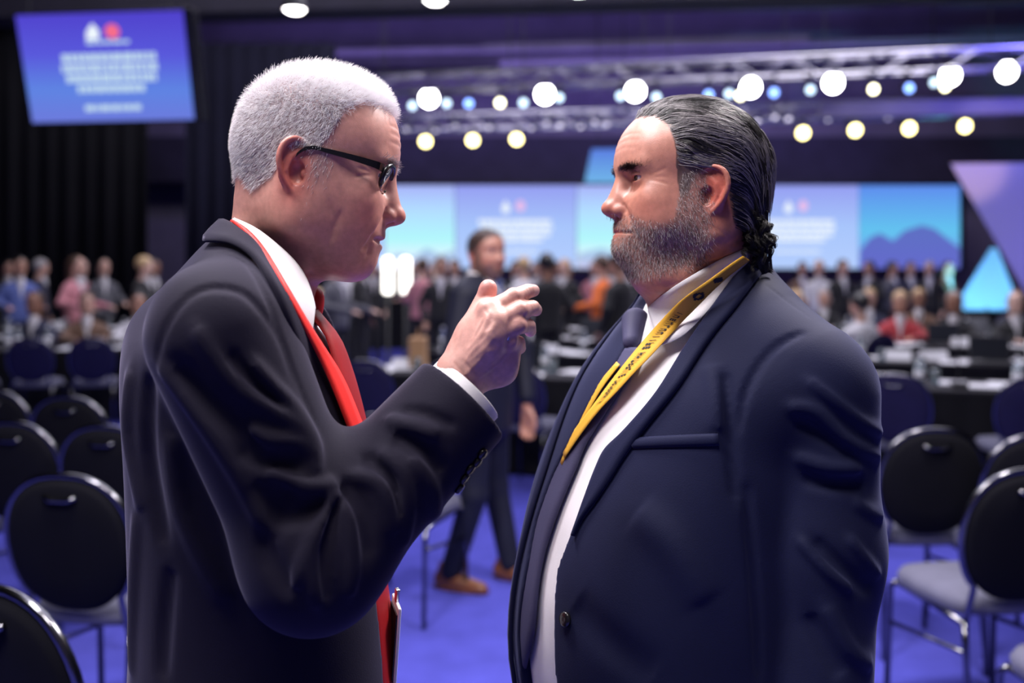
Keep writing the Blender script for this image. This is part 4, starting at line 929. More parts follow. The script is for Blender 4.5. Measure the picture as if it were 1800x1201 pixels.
R_hair_line = [(-.12, -.06), (-.06, -.055), (-.022, -.042), (-.014, .012), (-.010, .038), (-.004, .039), (.014, .034), (.028, .02), (.034, .0), (.044, -.004), (.048, .03), (.047, .050), (.050, .080), (.054, .100), (.062, .112), (.11, .14)]
R_top_line = [(-.12, -.06), (0, .06), (.03, .09), (.058, .112), (.07, .118), (.11, .14)]
def R_hmask(q):
    w = sstep(np.abs(q[:, 1]), .025, .05); line = lerp_tab(q[:, 0], R_hair_line)*w+lerp_tab(q[:, 0], R_top_line)*(1-w)
    return sstep(q[:, 2]-line, -.006, .008)*(1-sstep(np.abs(q[:, 1]), .081, .088))
R_beard_top = [(-.02, -.02), (.0, -.004), (.008, .0), (.014, .036), (.040, .036), (.047, .0), (.052, -.028), (.055, -.038), (.07, -.042), (.088, -.034), (.096, -.028), (.12, -.028)]
def R_bmask(q):
    a = np.abs(q[:, 1]); m = sstep(lerp_tab(q[:, 0], R_beard_top)-q[:, 2], -.012, .018)*sstep(q[:, 0], .0, .02)
    m = m*(1-sstep(-q[:, 2]-.098-(q[:, 0]-.03)*.25, -.005, .012))
    lip = gau(np.stack([q[:, 0], a, q[:, 2]], 1), (.1, 0, -.0475), (.02, .023, .0085)); return m*(1-np.clip(lip*1.6, 0, 1))
C = mixc(C, (.05, .040, .040), .85*R_hmask(lq)); C = mixc(C, (.19, .14, .135), .45*R_bmask(lq))
C = mixc(C, (.10, .055, .045), .75*gau(qa, (.088, .030, .0448), (.02, .017, .006)))
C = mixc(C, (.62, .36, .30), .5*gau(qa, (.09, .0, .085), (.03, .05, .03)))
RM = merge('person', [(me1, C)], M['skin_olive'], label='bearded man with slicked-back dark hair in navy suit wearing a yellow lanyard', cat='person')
for s in (-1, 1):
    e = link('eye', eye_mesh('eye', 0), [M['eye_white'], M['iris_dark'], M['pupil']], RM, True)
    e.matrix_world = Matrix.Translation(Vector(RPOS)+Vector(RROT @ (np.array((RH['eye'][0], s*.0325, RH['eye'][1]*RZS))*RSC))) @ Matrix((RROT @ rot3(8, 0)).tolist()).to_4x4()
# slicked hair: strands walk back over the skull in clumps
def comb_hair(S, me, local, ROT, mask, n, steps, step, h0, h1, flow, m, name, parent, rad, nclump=260, wave=.004, ear=(.003, .002)):
    P, N = scatter(me, mask, n, local); q = local(P)
    ci = RNG.choice(n, nclump, replace=False); Kc = q[ci]; cl = np.empty(n, int)
    for i in range(0, n, 2000): cl[i:i+2000] = ((q[i:i+2000, None]-Kc[None])**2).sum(2).argmin(1)
    ch = RNG.uniform(.4, 1.4, nclump)[cl]; cw = RNG.normal(0, .10, (nclump, 3))[cl]; ph = RNG.uniform(0, 6.28, nclump)[cl]
    Ls = RNG.uniform(.6, 1.1, n); pts = [P.copy()]; X = P.copy()
    for k in range(1, steps):
        ql = local(X); D = (flow(ql)+cw+RNG.normal(0, .03, (n, 3))) @ ROT.T; g = S.grad(X, .002); D = D-(D*g).sum(1, keepdims=True)*g; D /= np.linalg.norm(D, axis=1, keepdims=True)+1e-6
        lat = np.cross(g, D); X = X+D*(step*Ls)[:, None]+lat*(wave*np.cos(ph+k*.9)*.3)[:, None]
        t = k/(steps-1); h = (h0+(h1-h0)*t)*ch*min(1, k*.5)
        for _ in range(2): X = X-S.grad(X, .002)*(S(X)-h)[:, None]*.9
        pts.append(X.copy())
    A = np.stack(pts, 1).astype(np.float32); qa_ = local(A.reshape(-1, 3)).reshape(n, steps, 3)
    bad = ((((qa_[..., 0]-ear[0])/.016)**2+((qa_[..., 2]-ear[1])/.030)**2) < 1).any(1) & (np.abs(qa_[..., 1]) > .05).any(1); A = A[~bad]; n = len(A)
    return strands(name, A, np.full(n, rad)*RNG.uniform(.7, 1.3, n), m, parent, .6)
R_scalp = Sdf(); R_scalp.func(place(head_sdf(dict(RH, noear=1, lines=0)), RPOS, RROT, RSC, RZS), 0); R_scalp.cap(at(1250, 380, 1.29), at(1255, 520, 1.31), .064, .07, .03, far=True)
def R_flow(q):
    b = sstep(-q[:, 0], .02, .09); side = sstep(np.abs(q[:, 1]), .03, .07)
    return np.stack([-1+.8*b, -np.sign(q[:, 1])*.15*b, -.05-.25*side-1.1*b], 1)
comb_hair(R_scalp, me1, R_local, RROT, R_hmask, 15000, 8, .011, .003, .0055, R_flow, M['dark_hair'], 'hair', RM, .00030)
def R_gray(q): return R_hmask(q)*(.15+.85*sstep(q[:, 0], -.01, .05))
comb_hair(R_scalp, me1, R_local, RROT, R_gray, 3600, 7, .010, .0048, .0068, R_flow, M['streak_hair'], 'hair_streak', RM, .00028, 150)
def R_stub(q): return (np.stack([-.25+0*q[:, 0], 0*q[:, 0], -.8+0*q[:, 0]], 1) @ RROT.T).astype(np.float32)
short_hair(me1, R_local, R_skin, R_bmask, 5200, lambda q: .0036+0*q[:, 0], R_stub, M['beard_dark'], RM, 'beard', .00016, 3, .35)
short_hair(me1, R_local, R_skin, lambda q: R_bmask(q)*(.6+.4*sstep(q[:, 0], .03, .08)), 5000, lambda q: .0042+0*q[:, 0], R_stub, M['beard_gray'], RM, 'beard_gray', .00017, 3, .4)
def R_brow(q): return gau(np.stack([q[:, 0]*0, np.abs(q[:, 1]), q[:, 2]], 1), (0, .029, .0448), (1, .016, .0046))*(q[:, 0] > .05)
short_hair(me1, R_local, R_skin, R_brow, 900, lambda q: .006+0*q[:, 0], lambda q: (np.stack([0*q[:, 0], np.sign(q[:, 1])*1.2, 0*q[:, 0]+.1], 1) @ RROT.T).astype(np.float32), M['dark_hair'], RM, 'eyebrow', .00017, 4, .25, .12)
M['curl_hair'] = mat('curl_hair', (.010, .008, .008), .6, spec=.3)
# curls at the nape
nc = 60; cur = []
for i in range(nc):
    a0 = at(RNG.uniform(1300, 1350), RNG.uniform(385, 440), 0)/1; Y0 = RNG.uniform(1.22, 1.34); c0 = at(RNG.uniform(1312, 1346), RNG.uniform(370, 425), Y0)
    ln = RNG.uniform(.02, .045); rr = RNG.uniform(.004, .008); tw = RNG.uniform(1.0, 1.8)*(1 if RNG.random() > .5 else -1); dx = np.array((RNG.uniform(-.25, .45), RNG.uniform(-.3, .3), -1)); dx /= np.linalg.norm(dx)
    t = np.linspace(0, 1, 14); ang = t*tw*2*math.pi+RNG.uniform(0, 6.28); e1 = np.cross(dx, (0, 1, 0)); e1 /= np.linalg.norm(e1); e2 = np.cross(dx, e1)
    cen = c0+dx*(ln*t)[:, None]+(e1*np.cos(ang)[:, None]+e2*np.sin(ang)[:, None])*(rr*np.minimum(1, t*2.5))[:, None]
    for j in range(26): cur.append(cen+RNG.normal(0, .0011, 3)+RNG.normal(0, .0003, (14, 3)))
strands('hair_curls', np.array(cur, np.float32), np.full(len(cur), .00028), M['curl_hair'], RM, .7)

# --- jacket of the bearded man
FR = Frame(.258, 1.335, 205)
R_TAB = [(1.62, -.020, .046, .056), (1.57, -.008, .056, .066), (1.53, -.008, .072, .088), (1.49, -.010, .094, .120), (1.44, -.006, .126, .168), (1.38, .0, .158, .200), (1.30, .012, .182, .205), (1.20, .030, .203, .208), (1.10, .042, .213, .212), (1.0, .04, .212, .215), (.86, .02, .195, .215), (.72, .005, .185, .215)]
R_NEG = [(1.15, 1), (1.3, .93), (1.40, .78), (1.48, .72), (1.6, .95)]
RSHL, RELB, RWRI = at(1424, 692, 1.205), at(1432, 965, 1.19), at(1424, 1330, 1.15)
def R_torso():
    J = Sdf(); J.func(loft(FR, R_TAB, neg=R_NEG), 0)
    J.cap(at(1325, 612, 1.25), at(1408, 676, 1.205), .064, .076, .06, far=True)
    J.cap(FR.w(-.03, -.06, 1.44), FR.w(-.04, -.11, 1.41), .060, .064, .06, far=True); return J
RJ0 = R_torso(); RA = Sdf(); RA.cap(RSHL, RELB, .081, .073, 0, far=True); RA.cap(RELB, RWRI, .073, .066, .04, far=True)
redge = spline([(1302, 468), (1250, 545), (1200, 620), (1150, 695), (1100, 755), (1066, 790), (1048, 822), (1027, 868), (1010, 917), (992, 962), (978, 994), (974, 1018), (972, 1060), (972, 1130), (975, 1195)], 30)
tl_px = [(1104, 618), (1080, 652), (1045, 705), (1006, 780), (985, 818), (964, 868), (947, 920), (933, 997), (922, 1060), (917, 1113), (925, 1186), (925, 1195)]; tr_px = [(1136, 618), (1116, 660), (1080, 715), (1039, 780), (1020, 825), (996, 882), (975, 941), (962, 990), (954, 1043), (948, 1110), (930, 1186), (926, 1195)]
RT = R_torso(); rh = FR.loc(RT.hit(redge)); rh = rh[np.argsort(rh[:, 2])]; RV = rh
for _ in range(4): rh[1:-1, 1] = .25*rh[:-2, 1]+.5*rh[1:-1, 1]+.25*rh[2:, 1]
RSHIRT = Sdf(); RSHIRT.func(loft(FR, R_TAB, grow=-.014, neg=R_NEG), 0)
RCP = (at(1322, 452, 1.33), at(1142, 560, 1.22)); RSHIRT.func(collar_plane(FR, *RCP, .004), .006, 'i')
zt = np.concatenate([[.6], rh[:, 2], [1.66]]); vh = np.concatenate([[rh[0, 1]+.03], rh[:, 1], [.02]])
lh = FR.loc(RT.hit([(x-7, y) for x, y in tl_px])); lh = lh[np.argsort(lh[:, 2])]; LHV = lh
VL = np.interp(zt, np.concatenate([lh[:, 2], [1.50, 1.6]]), np.concatenate([lh[:, 1], [-.05, -.02]]))
RJ0.func(cut_fn(FR, zt, VL, vh, .02), .004, 's'); RJ0.func(collar_plane(FR, *RCP, .003), .006, 'i')
fs, fe, fw_ = FR.w(-.05, -.145, 1.40), FR.w(-.05, -.205, 1.13), FR.w(.03, -.21, .86)
RJ0.cap(fs, fe, .072, .068, .03, far=True); RJ0.cap(fe, fw_, .068, .058, .02, far=True)
RJ0.func(RA, .010); RJTs = Sdf(); RJTs.ops = list(RJ0.ops)
FOLDS_R = [([(1299, 760), (1306, 707), (1330, 651), (1367, 608), (1412, 584)], .006, -.006), ([(1312, 850), (1318, 930), (1328, 1050), (1334, 1190)], .008, -.006),
 ([(1420, 668), (1466, 705), (1515, 742), (1549, 760)], .009, .008), ([(1386, 716), (1435, 725), (1485, 775), (1546, 802)], .010, .009), ([(1400, 740), (1450, 765), (1500, 800)], .010, -.006),
 ([(1398, 803), (1454, 822), (1512, 826)], .010, .008), ([(1410, 840), (1460, 850), (1520, 850)], .012, -.007), ([(1404, 948), (1448, 997), (1497, 1037)], .008, .009), ([(1430, 950), (1480, 1000), (1530, 1040)], .012, -.007),
 ([(1490, 945), (1515, 975), (1545, 1012)], .008, .008), ([(1450, 1065), (1491, 1139), (1530, 1168)], .012, .008), ([(1420, 1080), (1450, 1140), (1480, 1190)], .014, -.006), ([(1500, 880), (1530, 900), (1550, 905)], .010, .006),
 ([(1274, 655), (1281, 720), (1286, 800), (1296, 880)], .010, -.007), ([(1250, 640), (1258, 700), (1262, 760)], .016, .005), ([(1345, 500), (1385, 530), (1425, 560)], .003, -.0012), ([(1120, 900), (1180, 960), (1240, 1060)], .03, .006), ([(1010, 1060), (1060, 1120), (1150, 1190)], .03, -.005)]
add_folds(RJ0, RJTs, FOLDS_R)
RJ0.func(lambda P: .78-P[:, 2], .006, 'i')
RJ = blob('jacket', RJ0, (-.06, .96, .76), (.60, 1.70, 1.65), .0036, M['navy'], RM)
RS = blob('shirt', RSHIRT, (-.02, 1.08, .78), (.52, 1.60, 1.62), .006, M['shirt'], RM)
RJT = Sdf(); RJT.func(RT, 0); RJT.func(collar_plane(FR, *RCP, .003), .006, 'i'); RJT2 = Sdf(); RJT2.func(RJT, 0); RJT2.func(RSHIRT, 0)
M['tie_navy'] = fabric('dark_silk_tie', (.050, .048, .10), .65, .0, 500, .2); M['yellow_ribbon'] = fabric('yellow_ribbon', (.62, .34, .035), .5, .1, 900); M['print_black'] = mat('black_print', (.012, .010, .008), .6)
inn = spline([(1306, 466), (1256, 537), (1205, 612), (1155, 692), (1100, 757), (1067, 790), (1050, 824), (1032, 872), (1018, 918), (1010, 942)], 44)
out = spline([(1336, 486), (1296, 540), (1248, 600), (1196, 680), (1140, 750), (1102, 801), (1078, 840), (1050, 882), (1026, 915), (1013, 944)], 44)
sheet('lapel', RT.hit(inn), RT.hit(out), .0045, M['navy'], RJ, 7, S=RT, off=.003)
iF = [FR.w(.3, v, z) for z, v in ((1.515, -.055), (1.45, -.085), (1.36, -.082), (1.26, -.065), (1.17, -.062), (1.05, -.066), (.88, -.080))]; oF = [FR.w(.3, v, z) for z, v in ((1.52, -.095), (1.45, -.135), (1.36, -.135), (1.26, -.105), (1.17, -.072), (1.05, -.076), (.88, -.090))]
sheet('lapel', drop(FR, RT, spline(iF, 30)), drop(FR, RT, spline(oF, 30)), .0045, M['navy'], RJ, 7, S=RT, off=.003)
# breast pocket welt, button, stitch
wa, wb = spline([(1112, 771), (1160, 767), (1262, 762)], 16), spline([(1114, 789), (1160, 787), (1264, 784)], 16); sheet('pocket_welt', RJTs.hit(wa), RJTs.hit(wb), .0035, M['navy'], RJ, 5, S=RJTs, off=.001)
p = RJT.hit([(996, 1089)])[0]; g = RJT.grad(p[None])[0]; MB().lathe([(.009, 0), (.009, .003), (.0075, .0045), (.002, .004)], p+g*.001, 18, R=Vector(g).to_track_quat('Z', 'Y').to_matrix()).build('button', M['button'], RJ, True)
# white collar
ctop = spline([(1312, 436), (1266, 456), (1220, 482), (1176, 510), (1150, 530), (1139, 542)], 22); cbot = spline([(1318, 462), (1296, 484), (1270, 514), (1240, 552), (1200, 592), (1160, 608)], 22)
collar('shirt_collar', R_skin, RJT2, ctop, cbot, M['shirt'], RM, o1=.004, o2=.010, keep=1.0)

RTIE = sheet('tie', RSHIRT.hit(spline(tl_px, 44))+0, RSHIRT.hit(spline(tr_px, 44))+0, .004, M['tie_navy'], RM, 7, S=RSHIRT, off=.007)[0]
kp = [RSHIRT.hit([q])[0] for q in ((1122, 566), (1120, 600))]; S_ = Sdf(); S_.cap(kp[0]+FR.u*.004, kp[1]+FR.u*.008, .019, .012, 0, far=True); blob('tie_knot', S_, kp[0]-.07, kp[0]+.06, .003, M['tie_navy'], RTIE)
# yellow lanyard: two strands meeting low on the chest, with dark print
RLAN = Sdf(); RLAN.func(RSHIRT, 0); RLAN.func(lambda P: R_skin(P)-.010, .004)
def lift(S, px, h): return lift_up(S, px, np.interp(np.linspace(0, 1, len(px)), [0, .35, .5, 1], h), 14)
yu = spline([(1306, 450), (1280, 467), (1240, 497), (1194, 529), (1147, 580), (1100, 636), (1068, 678), (1040, 716), (1012, 752), (990, 785)], 60); yl = spline([(1318, 458), (1294, 476), (1264, 500), (1220, 545), (1184, 582), (1144, 626), (1110, 660), (1082, 692), (1044, 730), (992, 806)], 60)
LY, TG, TN = sheet('lanyard', lift(RLAN, yu, [.016, .026, .030, .034]), lift(RLAN, yl, [.017, .026, .030, .034]), .0012, M['yellow_ribbon'], RM, 5)
if (TN @ np.array((0, -1, 0))).mean() < 0: TN = -TN
y2a = spline([(1084, 636), (1060, 664), (1038, 688), (1022, 714), (1010, 742), (1000, 774), (984, 808)], 24); y2b = spline([(1090, 641), (1070, 666), (1055, 686), (1042, 710), (1031, 730), (1019, 750), (988, 818)], 24)
LY2 = sheet('strand', lift(RSHIRT, y2a, [.028]*4), lift(RSHIRT, y2b, [.028]*4), .0012, M['yellow_ribbon'], LY, 4)[0]
pr = MB(); rng = random.Random(3)
def on_rib(s, t):
    i = min(int(s*59), 58); f = s*59-i; c = t*4; j = min(int(c), 3); g = c-j
    p = (TG[i, j]*(1-f)+TG[i+1, j]*f)*(1-g)+(TG[i, j+1]*(1-f)+TG[i+1, j+1]*f)*g; return p+TN[i, j]*.0009
def mark(s0, s1, t0, t1): pr.add([on_rib(s0, t0), on_rib(s1, t0), on_rib(s1, t1), on_rib(s0, t1)], [(0, 1, 2, 3)])
s_ = .36
while s_ < .80:
    if rng.random() < .16: s_ += .010; continue
    w = .0095; k = rng.choice('HEILTNFU'); a, b = .34, .66
    if k in 'HENFLU': mark(s_, s_+.0022, a, b)
    if k in 'HNU': mark(s_+w-.0022, s_+w, a, b)
    if k in 'EFT': mark(s_, s_+w, a, a+.09)
    if k in 'ELU': mark(s_, s_+w, b-.09, b)
    if k in 'HEFN': mark(s_, s_+w, .46, .55)
    if k in 'IT': mark(s_+w*.38, s_+w*.62, a, b)
    s_ += w+.0055
for s0 in (.175, .265):       # two emblems: a drop with a hollow centre and a solid leaf
    for i in range(7):
        h = math.sin(math.pi*(i+.5)/7)*.34
        if s0 > .2 and 2 <= i <= 4: mark(s0+i*.0055, s0+(i+1)*.0055, .5-h, .5-h*.35); mark(s0+i*.0055, s0+(i+1)*.0055, .5+h*.35, .5+h)
        else: mark(s0+i*.0055, s0+(i+1)*.0055, .5-h, .5+h)
pr.build('print', M['print_black'], LY, kind='stuff')
hm, hv = hang_hand(RWRI+np.array((0, 0, -.075)), FR, None, None, 1, .004); paint(hm, np.tile(base, (len(hv), 1))); link('hand', hm, M['skin_olive'], RM)

legs(FR, RM, M['navy'], shoem=M['black_leather'], rad=(.12, .085, .07))
for s_ in (1,): ring(RWRI+np.array((0, 0, .0)), (RWRI-RELB), .055, .012, .003, 'shirt_cuff', M['shirt'], RM)
# ================================================================== banquet chairs
M['chair_black'] = fabric('black_upholstery', (.003, .003, .006), .85, .0, 500, .15); M['chair_navy'] = fabric('navy_upholstery', (.014, .012, .050), .85, .1, 500, .2); M['seat_gray'] = fabric('gray_seat_fabric', (.10, .10, .15), .85, .3, 500)
M['chair_tube'] = mat('dark_chrome_tube', (.16, .16, .18), .18, metal=1)
def chair_parts(back_m, seat_m):
    root = empty('banquet_chair', (0, 0, 0)); tilt = 10
    R = Matrix.Rotation(math.radians(-tilt), 3, 'Y')     # back leans towards -x; chair faces +x
    def bp(y, z, x=0.0): return Vector((-.215, 0, .47))+R @ Vector((x, y, z))
    hw, hh, cz = .205, .215, .225; N = 40
    def outline(k, sc=1.0): g = 2*math.pi*k/N; c, s = math.cos(g), math.sin(g); return (math.copysign(abs(c)**.82, c)*hw*sc*(1-.06*(s < 0)*abs(s)), cz+math.copysign(abs(s)**.86, s)*hh*sc)
    v = []; f = []
    for (x, sc) in ((-.020, .90), (-.026, .5), (-.014, .985), (0, 1.0), (.014, .985), (.024, .88), (.032, .45)):
        pass
    rings = [(-.030, .0), (-.028, .5), (-.022, .88), (-.010, .99), (.006, .99), (.020, .88), (.028, .5), (.031, .0)]
    for (x, sc) in rings:
        for k in range(N): y, z = outline(k, max(sc, .02)) if sc > .3 else (0+outline(k, .02)[0], cz+(outline(k, .02)[1]-cz)); z = cz+(outline(k)[1]-cz)*max(sc, .02); y = outline(k)[0]*max(sc, .02); v.append(bp(y, z, x))
    for i in range(len(rings)-1):
        for k in range(N): a = i*N+k; b = i*N+(k+1) % N; f.append((a, b, b+N, a+N))
    f += [tuple(range(N-1, -1, -1)), tuple((len(rings)-1)*N+k for k in range(N))]
    MB().add(v, f).build('backrest', back_m, root, True)
    arc = [bp(*outline(k, 1.035)) for k in range(-5, N//2+6)]
    lo = [Vector((-.235, .195, .44)), Vector((-.245, .20, .25))]; MB().tube([Vector((-.225, .185, .40))]+arc+[Vector((-.225, -.185, .40))], .011, 8).build('back_frame', M['chair_tube'], root, True)
    hb = MB(); hb.tube([bp(-.055, .392, -.028), bp(-.03, .380, -.034), bp(.03, .380, -.034), bp(.055, .392, -.028)], .007, 6).build('hand_grip', M['chair_tube'], root, True)
    # seat cushion
    v = []; f = []; N2 = 36
    for (z, sc) in ((.425, .93), (.432, 1.0), (.46, 1.01), (.482, .95), (.492, .75), (.495, .3)):
        for k in range(N2):
            g = 2*math.pi*k/N2; c, s = math.cos(g), math.sin(g); x = math.copysign(abs(c)**.5, c)*.215*sc; y = math.copysign(abs(s)**.5, s)*(.215-.012*(c < 0))*sc; v.append((x+.01, y, z))
    for i in range(5):
        for k in range(N2): a = i*N2+k; b = i*N2+(k+1) % N2; f.append((a, b, b+N2, a+N2))
    f += [tuple(range(N2-1, -1, -1)), tuple(5*N2+k for k in range(N2))]
    MB().add(v, f).build('seat', seat_m, root, True)
    for s in (-1, 1):
        MB().tube([(.19, s*.19, .425), (.215, s*.20, .40), (.235, s*.205, 0)], .0115, 8).build('leg', M['chair_tube'], root, True)
        MB().tube([(-.225, s*.185, .42), (-.24, s*.19, .36), (-.29, s*.205, 0)], .0115, 8).build('leg', M['chair_tube'], root, True)
        MB().tube([(.225, s*.202, .27), (-.25, s*.194, .33)], .008, 6).build('stretcher', M['chair_tube'], root, True)
        MB().tube([(.20, s*.185, .42), (-.225, s*.185, .415)], .011, 6).build('seat_rail', M['chair_tube'], root, True)
    return root
CH = chair_parts(M['chair_black'], M['seat_gray']); CHN = chair_parts(M['chair_navy'], M['seat_gray']); used = set()
def put_chair(proto, x, y, rz, label, group=None):
    o = proto if id(proto) not in used else copy_tree(proto); used.add(id(proto)); o.location = (x, y, 0); o.rotation_euler = (0, 0, math.radians(rz)); tag(o, label, 'chair'); 
    if group: o['group'] = group
    elif 'group' in o: del o['group']
    return o
def seat_at(px, ytop, hh=.905): Y = (CAMH-hh)*FPX/(ytop-HOR); return (px-900)*Y/FPX, Y
GRP = 'black chairs standing on the blue carpet'
for px, yt, rz, lb in [
    (118, 838, 80, 'black banquet chair with gray seat right behind the white-haired man'), (8, 1034, 62, 'black banquet chair cut off by the lower corner of the frame'),
    (26, 745, 78, 'black banquet chair two rows behind the white-haired man at the frame edge'), (122, 700, 82, 'black banquet chair with rounded back in the third row behind the white-haired man'),
    (188, 752, 80, 'black banquet chair half hidden by the back of the white-haired man'), (-8, 690, 80, 'black banquet chair mostly outside the frame in the third row'),
    (1806, 828, 97, 'black banquet chair with gray seat and bare legs beside the bearded man'), (1640, 757, 92, 'black banquet chair standing just behind the bearded man sleeve'), (1822, 768, 92, 'black banquet chair cut off by the frame edge behind the bare-legged chair'),
    (672, 732, 72, 'black banquet chair hidden behind the raised sleeve of the white-haired man')]:
    x, y = seat_at(px, yt); a = math.radians(rz); put_chair(CH, x+.27*math.cos(a), y+.27*math.sin(a), rz, lb, GRP)
put_chair(CH, 1.60, 2.62, 96, 'black banquet chair of which only the gray seat shows at the lower frame edge', GRP)
# ================================================================== long tables with black skirts
M['table_top'] = fabric('black_tablecloth', (.012, .011, .016), .8, .2, 300)
def table_parts(L=1.8, D=.75):
    root = empty('conference_table', (0, 0, 0)); MB().box((0, 0, .735), (L, D, .03), bev=.008).build('tabletop', M['table_top'], root)
    v = []; f = []; n = 120; per = []
    for k in range(n):
        t = k/n*4; s = int(t); u = t-s; w = .012*math.sin(k*1.9)
        x, y = ((-L/2+L*u, -D/2-w), (L/2+w, -D/2+D*u), (L/2-L*u, D/2+w), (-L/2-w, D/2-D*u))[s]; per.append((x, y))
    for z in (.02, .722):
        for x, y in per: v.append((x*(1.01 if z < .1 else .995), y*(1.01 if z < .1 else .995), z))
    for k in range(n): f.append((k, (k+1) % n, n+(k+1) % n, n+k))
    MB().add(v, f).build('table_skirt', M['black_cloth'], root, True)
    for sx in (-1, 1):
        for sy in (-1, 1): MB().tube([(sx*(L/2-.1), sy*(D/2-.08), .72), (sx*(L/2-.1), sy*(D/2-.08), 0)], .016, 6).build('leg', M['chair_tube'], root)
    return root
TB = table_parts(); TABLES = []
def put_table(x, y, rz, label, group):
    o = TB if not TABLES else copy_tree(TB); o.location = (x, y, 0); o.rotation_euler = (0, 0, rz); tag(o, label, 'table', group); TABLES.append((x, y, rz)); return o
p0, p1 = np.array((-1.27, 7.93)), np.array((3.23, 6.57)); dr = (p1-p0)/np.linalg.norm(p1-p0); nr = np.array((-dr[1], dr[0])); ar = math.atan2(dr[1], dr[0])
ROWS = []
for r, (n, off) in enumerate([(4, 0.0), (5, -.4), (6, -.8), (6, -1.0)]):
    for i in range(n):
        c = p0+dr*(off+.93+i*1.86)+nr*(.40+2.15*r); put_table(c[0], c[1], ar, ORD[i]+' '+('black-skirted table of the first row beyond the aisle', 'black-skirted table of the second row towards the stage', 'black-skirted table of the third row towards the stage', 'black-skirted table of the last row before the stage')[r], ('first row of tables', 'second row of tables', 'third row of tables', 'last row of tables')[r]); ROWS.append((r, c, ar, nr))
ql = np.array((-7.6, 10.0)); dl = np.array((math.cos(.10), math.sin(.10))); nl_ = np.array((-dl[1], dl[0]))
for r in range(3):
    for i in range(3):
        c = ql+dl*(.93+i*1.86)+nl_*(.4+2.1*r); put_table(c[0], c[1], .10, ORD[i]+' black-skirted table of the '+ORD[r]+' row before the dark curtain', 'rows of tables across the aisle' if r else 'front row of tables across the aisle'); ROWS.append((10+r, c, .10, nl_))
# chairs pushed up to the tables, backs to the camera
rowname = lambda r: (ORD[r]+' table row beyond the aisle') if r < 10 else (ORD[r-10]+' table row before the curtain')
cnt = {}
def nth(key): cnt[key] = cnt.get(key, -1)+1; return ORD[cnt[key]]
for r, c, a, n in ROWS:
    d = np.array((math.cos(a), math.sin(a)))
    for k in (-.56, .06, .64):
        if r in (0, 10):
            q = c+d*(k+rng.uniform(-.06, .06))-n*(.70+rng.uniform(0, .12)); put_chair(CHN, q[0], q[1], math.degrees(a)+90+rng.uniform(-10, 10), nth(('ch', r))+' navy chair pushed up to the '+rowname(r), 'navy chairs pushed up to the '+rowname(r))
# ================================================================== things lying on the tables
M['paper'] = mat('white_paper', (.80, .80, .84), .7); M['bottle_plastic'] = mat('clear_bottle', (.75, .85, .9), .1, trans=.85); M['laptop'] = mat('dark_laptop', (.02, .02, .025), .4); M['laptop_screen'] = mat('laptop_display', (.02, .022, .03), .15); M['card'] = mat('yellow_card', (.70, .50, .08), .6); M['paper_brown'] = mat('brown_bag', (.42, .24, .12), .8)
def item(kind):
    o = empty(kind, (0, 0, 0))
    if kind == 'paper_sheet':
        bpy.data.objects.remove(o); b = MB(); v = []; f = []
        for z in (0, .003):
            for i in range(7):
                for j in (0, 1): v.append((-.15+.05*i, -.105+.21*j, z+.006*math.sin(i*1.1)**2))
        for i in range(6): a = 2*i; f += [(14+a, 14+a+1, 14+a+3, 14+a+2), (a, a+2, a+3, a+1), (a, 14+a, 14+a+2, a+2), (a+1, a+3, 14+a+3, 14+a+1)]
        return b.add(v, f).build(kind, M['paper'])
    if kind == 'water_bottle':
        MB().lathe([(.031, 0), (.033, .01), (.033, .13), (.026, .165), (.013, .195), (.013, .205)], n=14).build('bottle_body', M['bottle_plastic'], o, True); MB().lathe([(.014, .205), (.0155, .207), (.0155, .225), (.014, .228)], n=12).build('cap', M['white_plastic'], o, True); MB().lathe([(.0336, .06), (.0336, .11)], n=14).build('bottle_label', M['paper'], o, True)
    if kind == 'laptop':
        MB().box((0, 0, .009), (.23, .33, .016), bev=.006).build('keyboard_base', M['laptop'], o); R = Matrix.Rotation(math.radians(18), 3, 'Y'); MB().box((.155, 0, .125), (.010, .33, .225), R, bev=.004).build('lid', M['laptop'], o); MB().box((.148, 0, .125), (.003, .31, .20), R).build('display', M['laptop_screen'], o)
    if kind == 'name_card':
        bpy.data.objects.remove(o); return MB().add([(-.05, -.12, 0), (.05, -.12, 0), (0, -.12, .09), (-.05, .12, 0), (.05, .12, 0), (0, .12, .09)], [(0, 1, 2), (3, 5, 4), (0, 2, 5, 3), (1, 4, 5, 2), (0, 3, 4, 1)]).build(kind, M['paper'])
    if kind == 'microphone':
        MB().box((0, 0, .02), (.12, .10, .04), bev=.01).build('base', M['laptop'], o); MB().tube([(.03, 0, .04), (.03, 0, .2), (.0, 0, .34), (-.05, 0, .40)], .006, 6).build('gooseneck', M['metal_dark'], o, True); MB().tube([(-.05, 0, .40), (-.09, 0, .425)], .012, 8).build('capsule', M['frame_black'], o, True)
    if kind == 'drinking_glass': MB().lathe([(.026, 0), (.033, .11), (.031, .11), (.024, .008)], n=14).build('glass_wall', M['bottle_plastic'], o, True); MB().lathe([(.024, .008), (.0275, .05)], n=14).build('water', M['bottle_plastic'], o, True)
    if kind == 'paper_bag':
        MB().box((0, 0, .13), (.14, .22, .26), bev=.01).build('bag_body', M['paper_brown'], o); MB().tube([(0, -.06, .26), (0, -.04, .33), (0, .04, .33), (0, .06, .26)], .005, 6).build('handle', M['paper_brown'], o)
    return o
KINDS_ = ['paper_sheet', 'water_bottle', 'laptop', 'name_card', 'microphone', 'drinking_glass']; PROTO = {k: item(k) for k in KINDS_}; usedk = set()
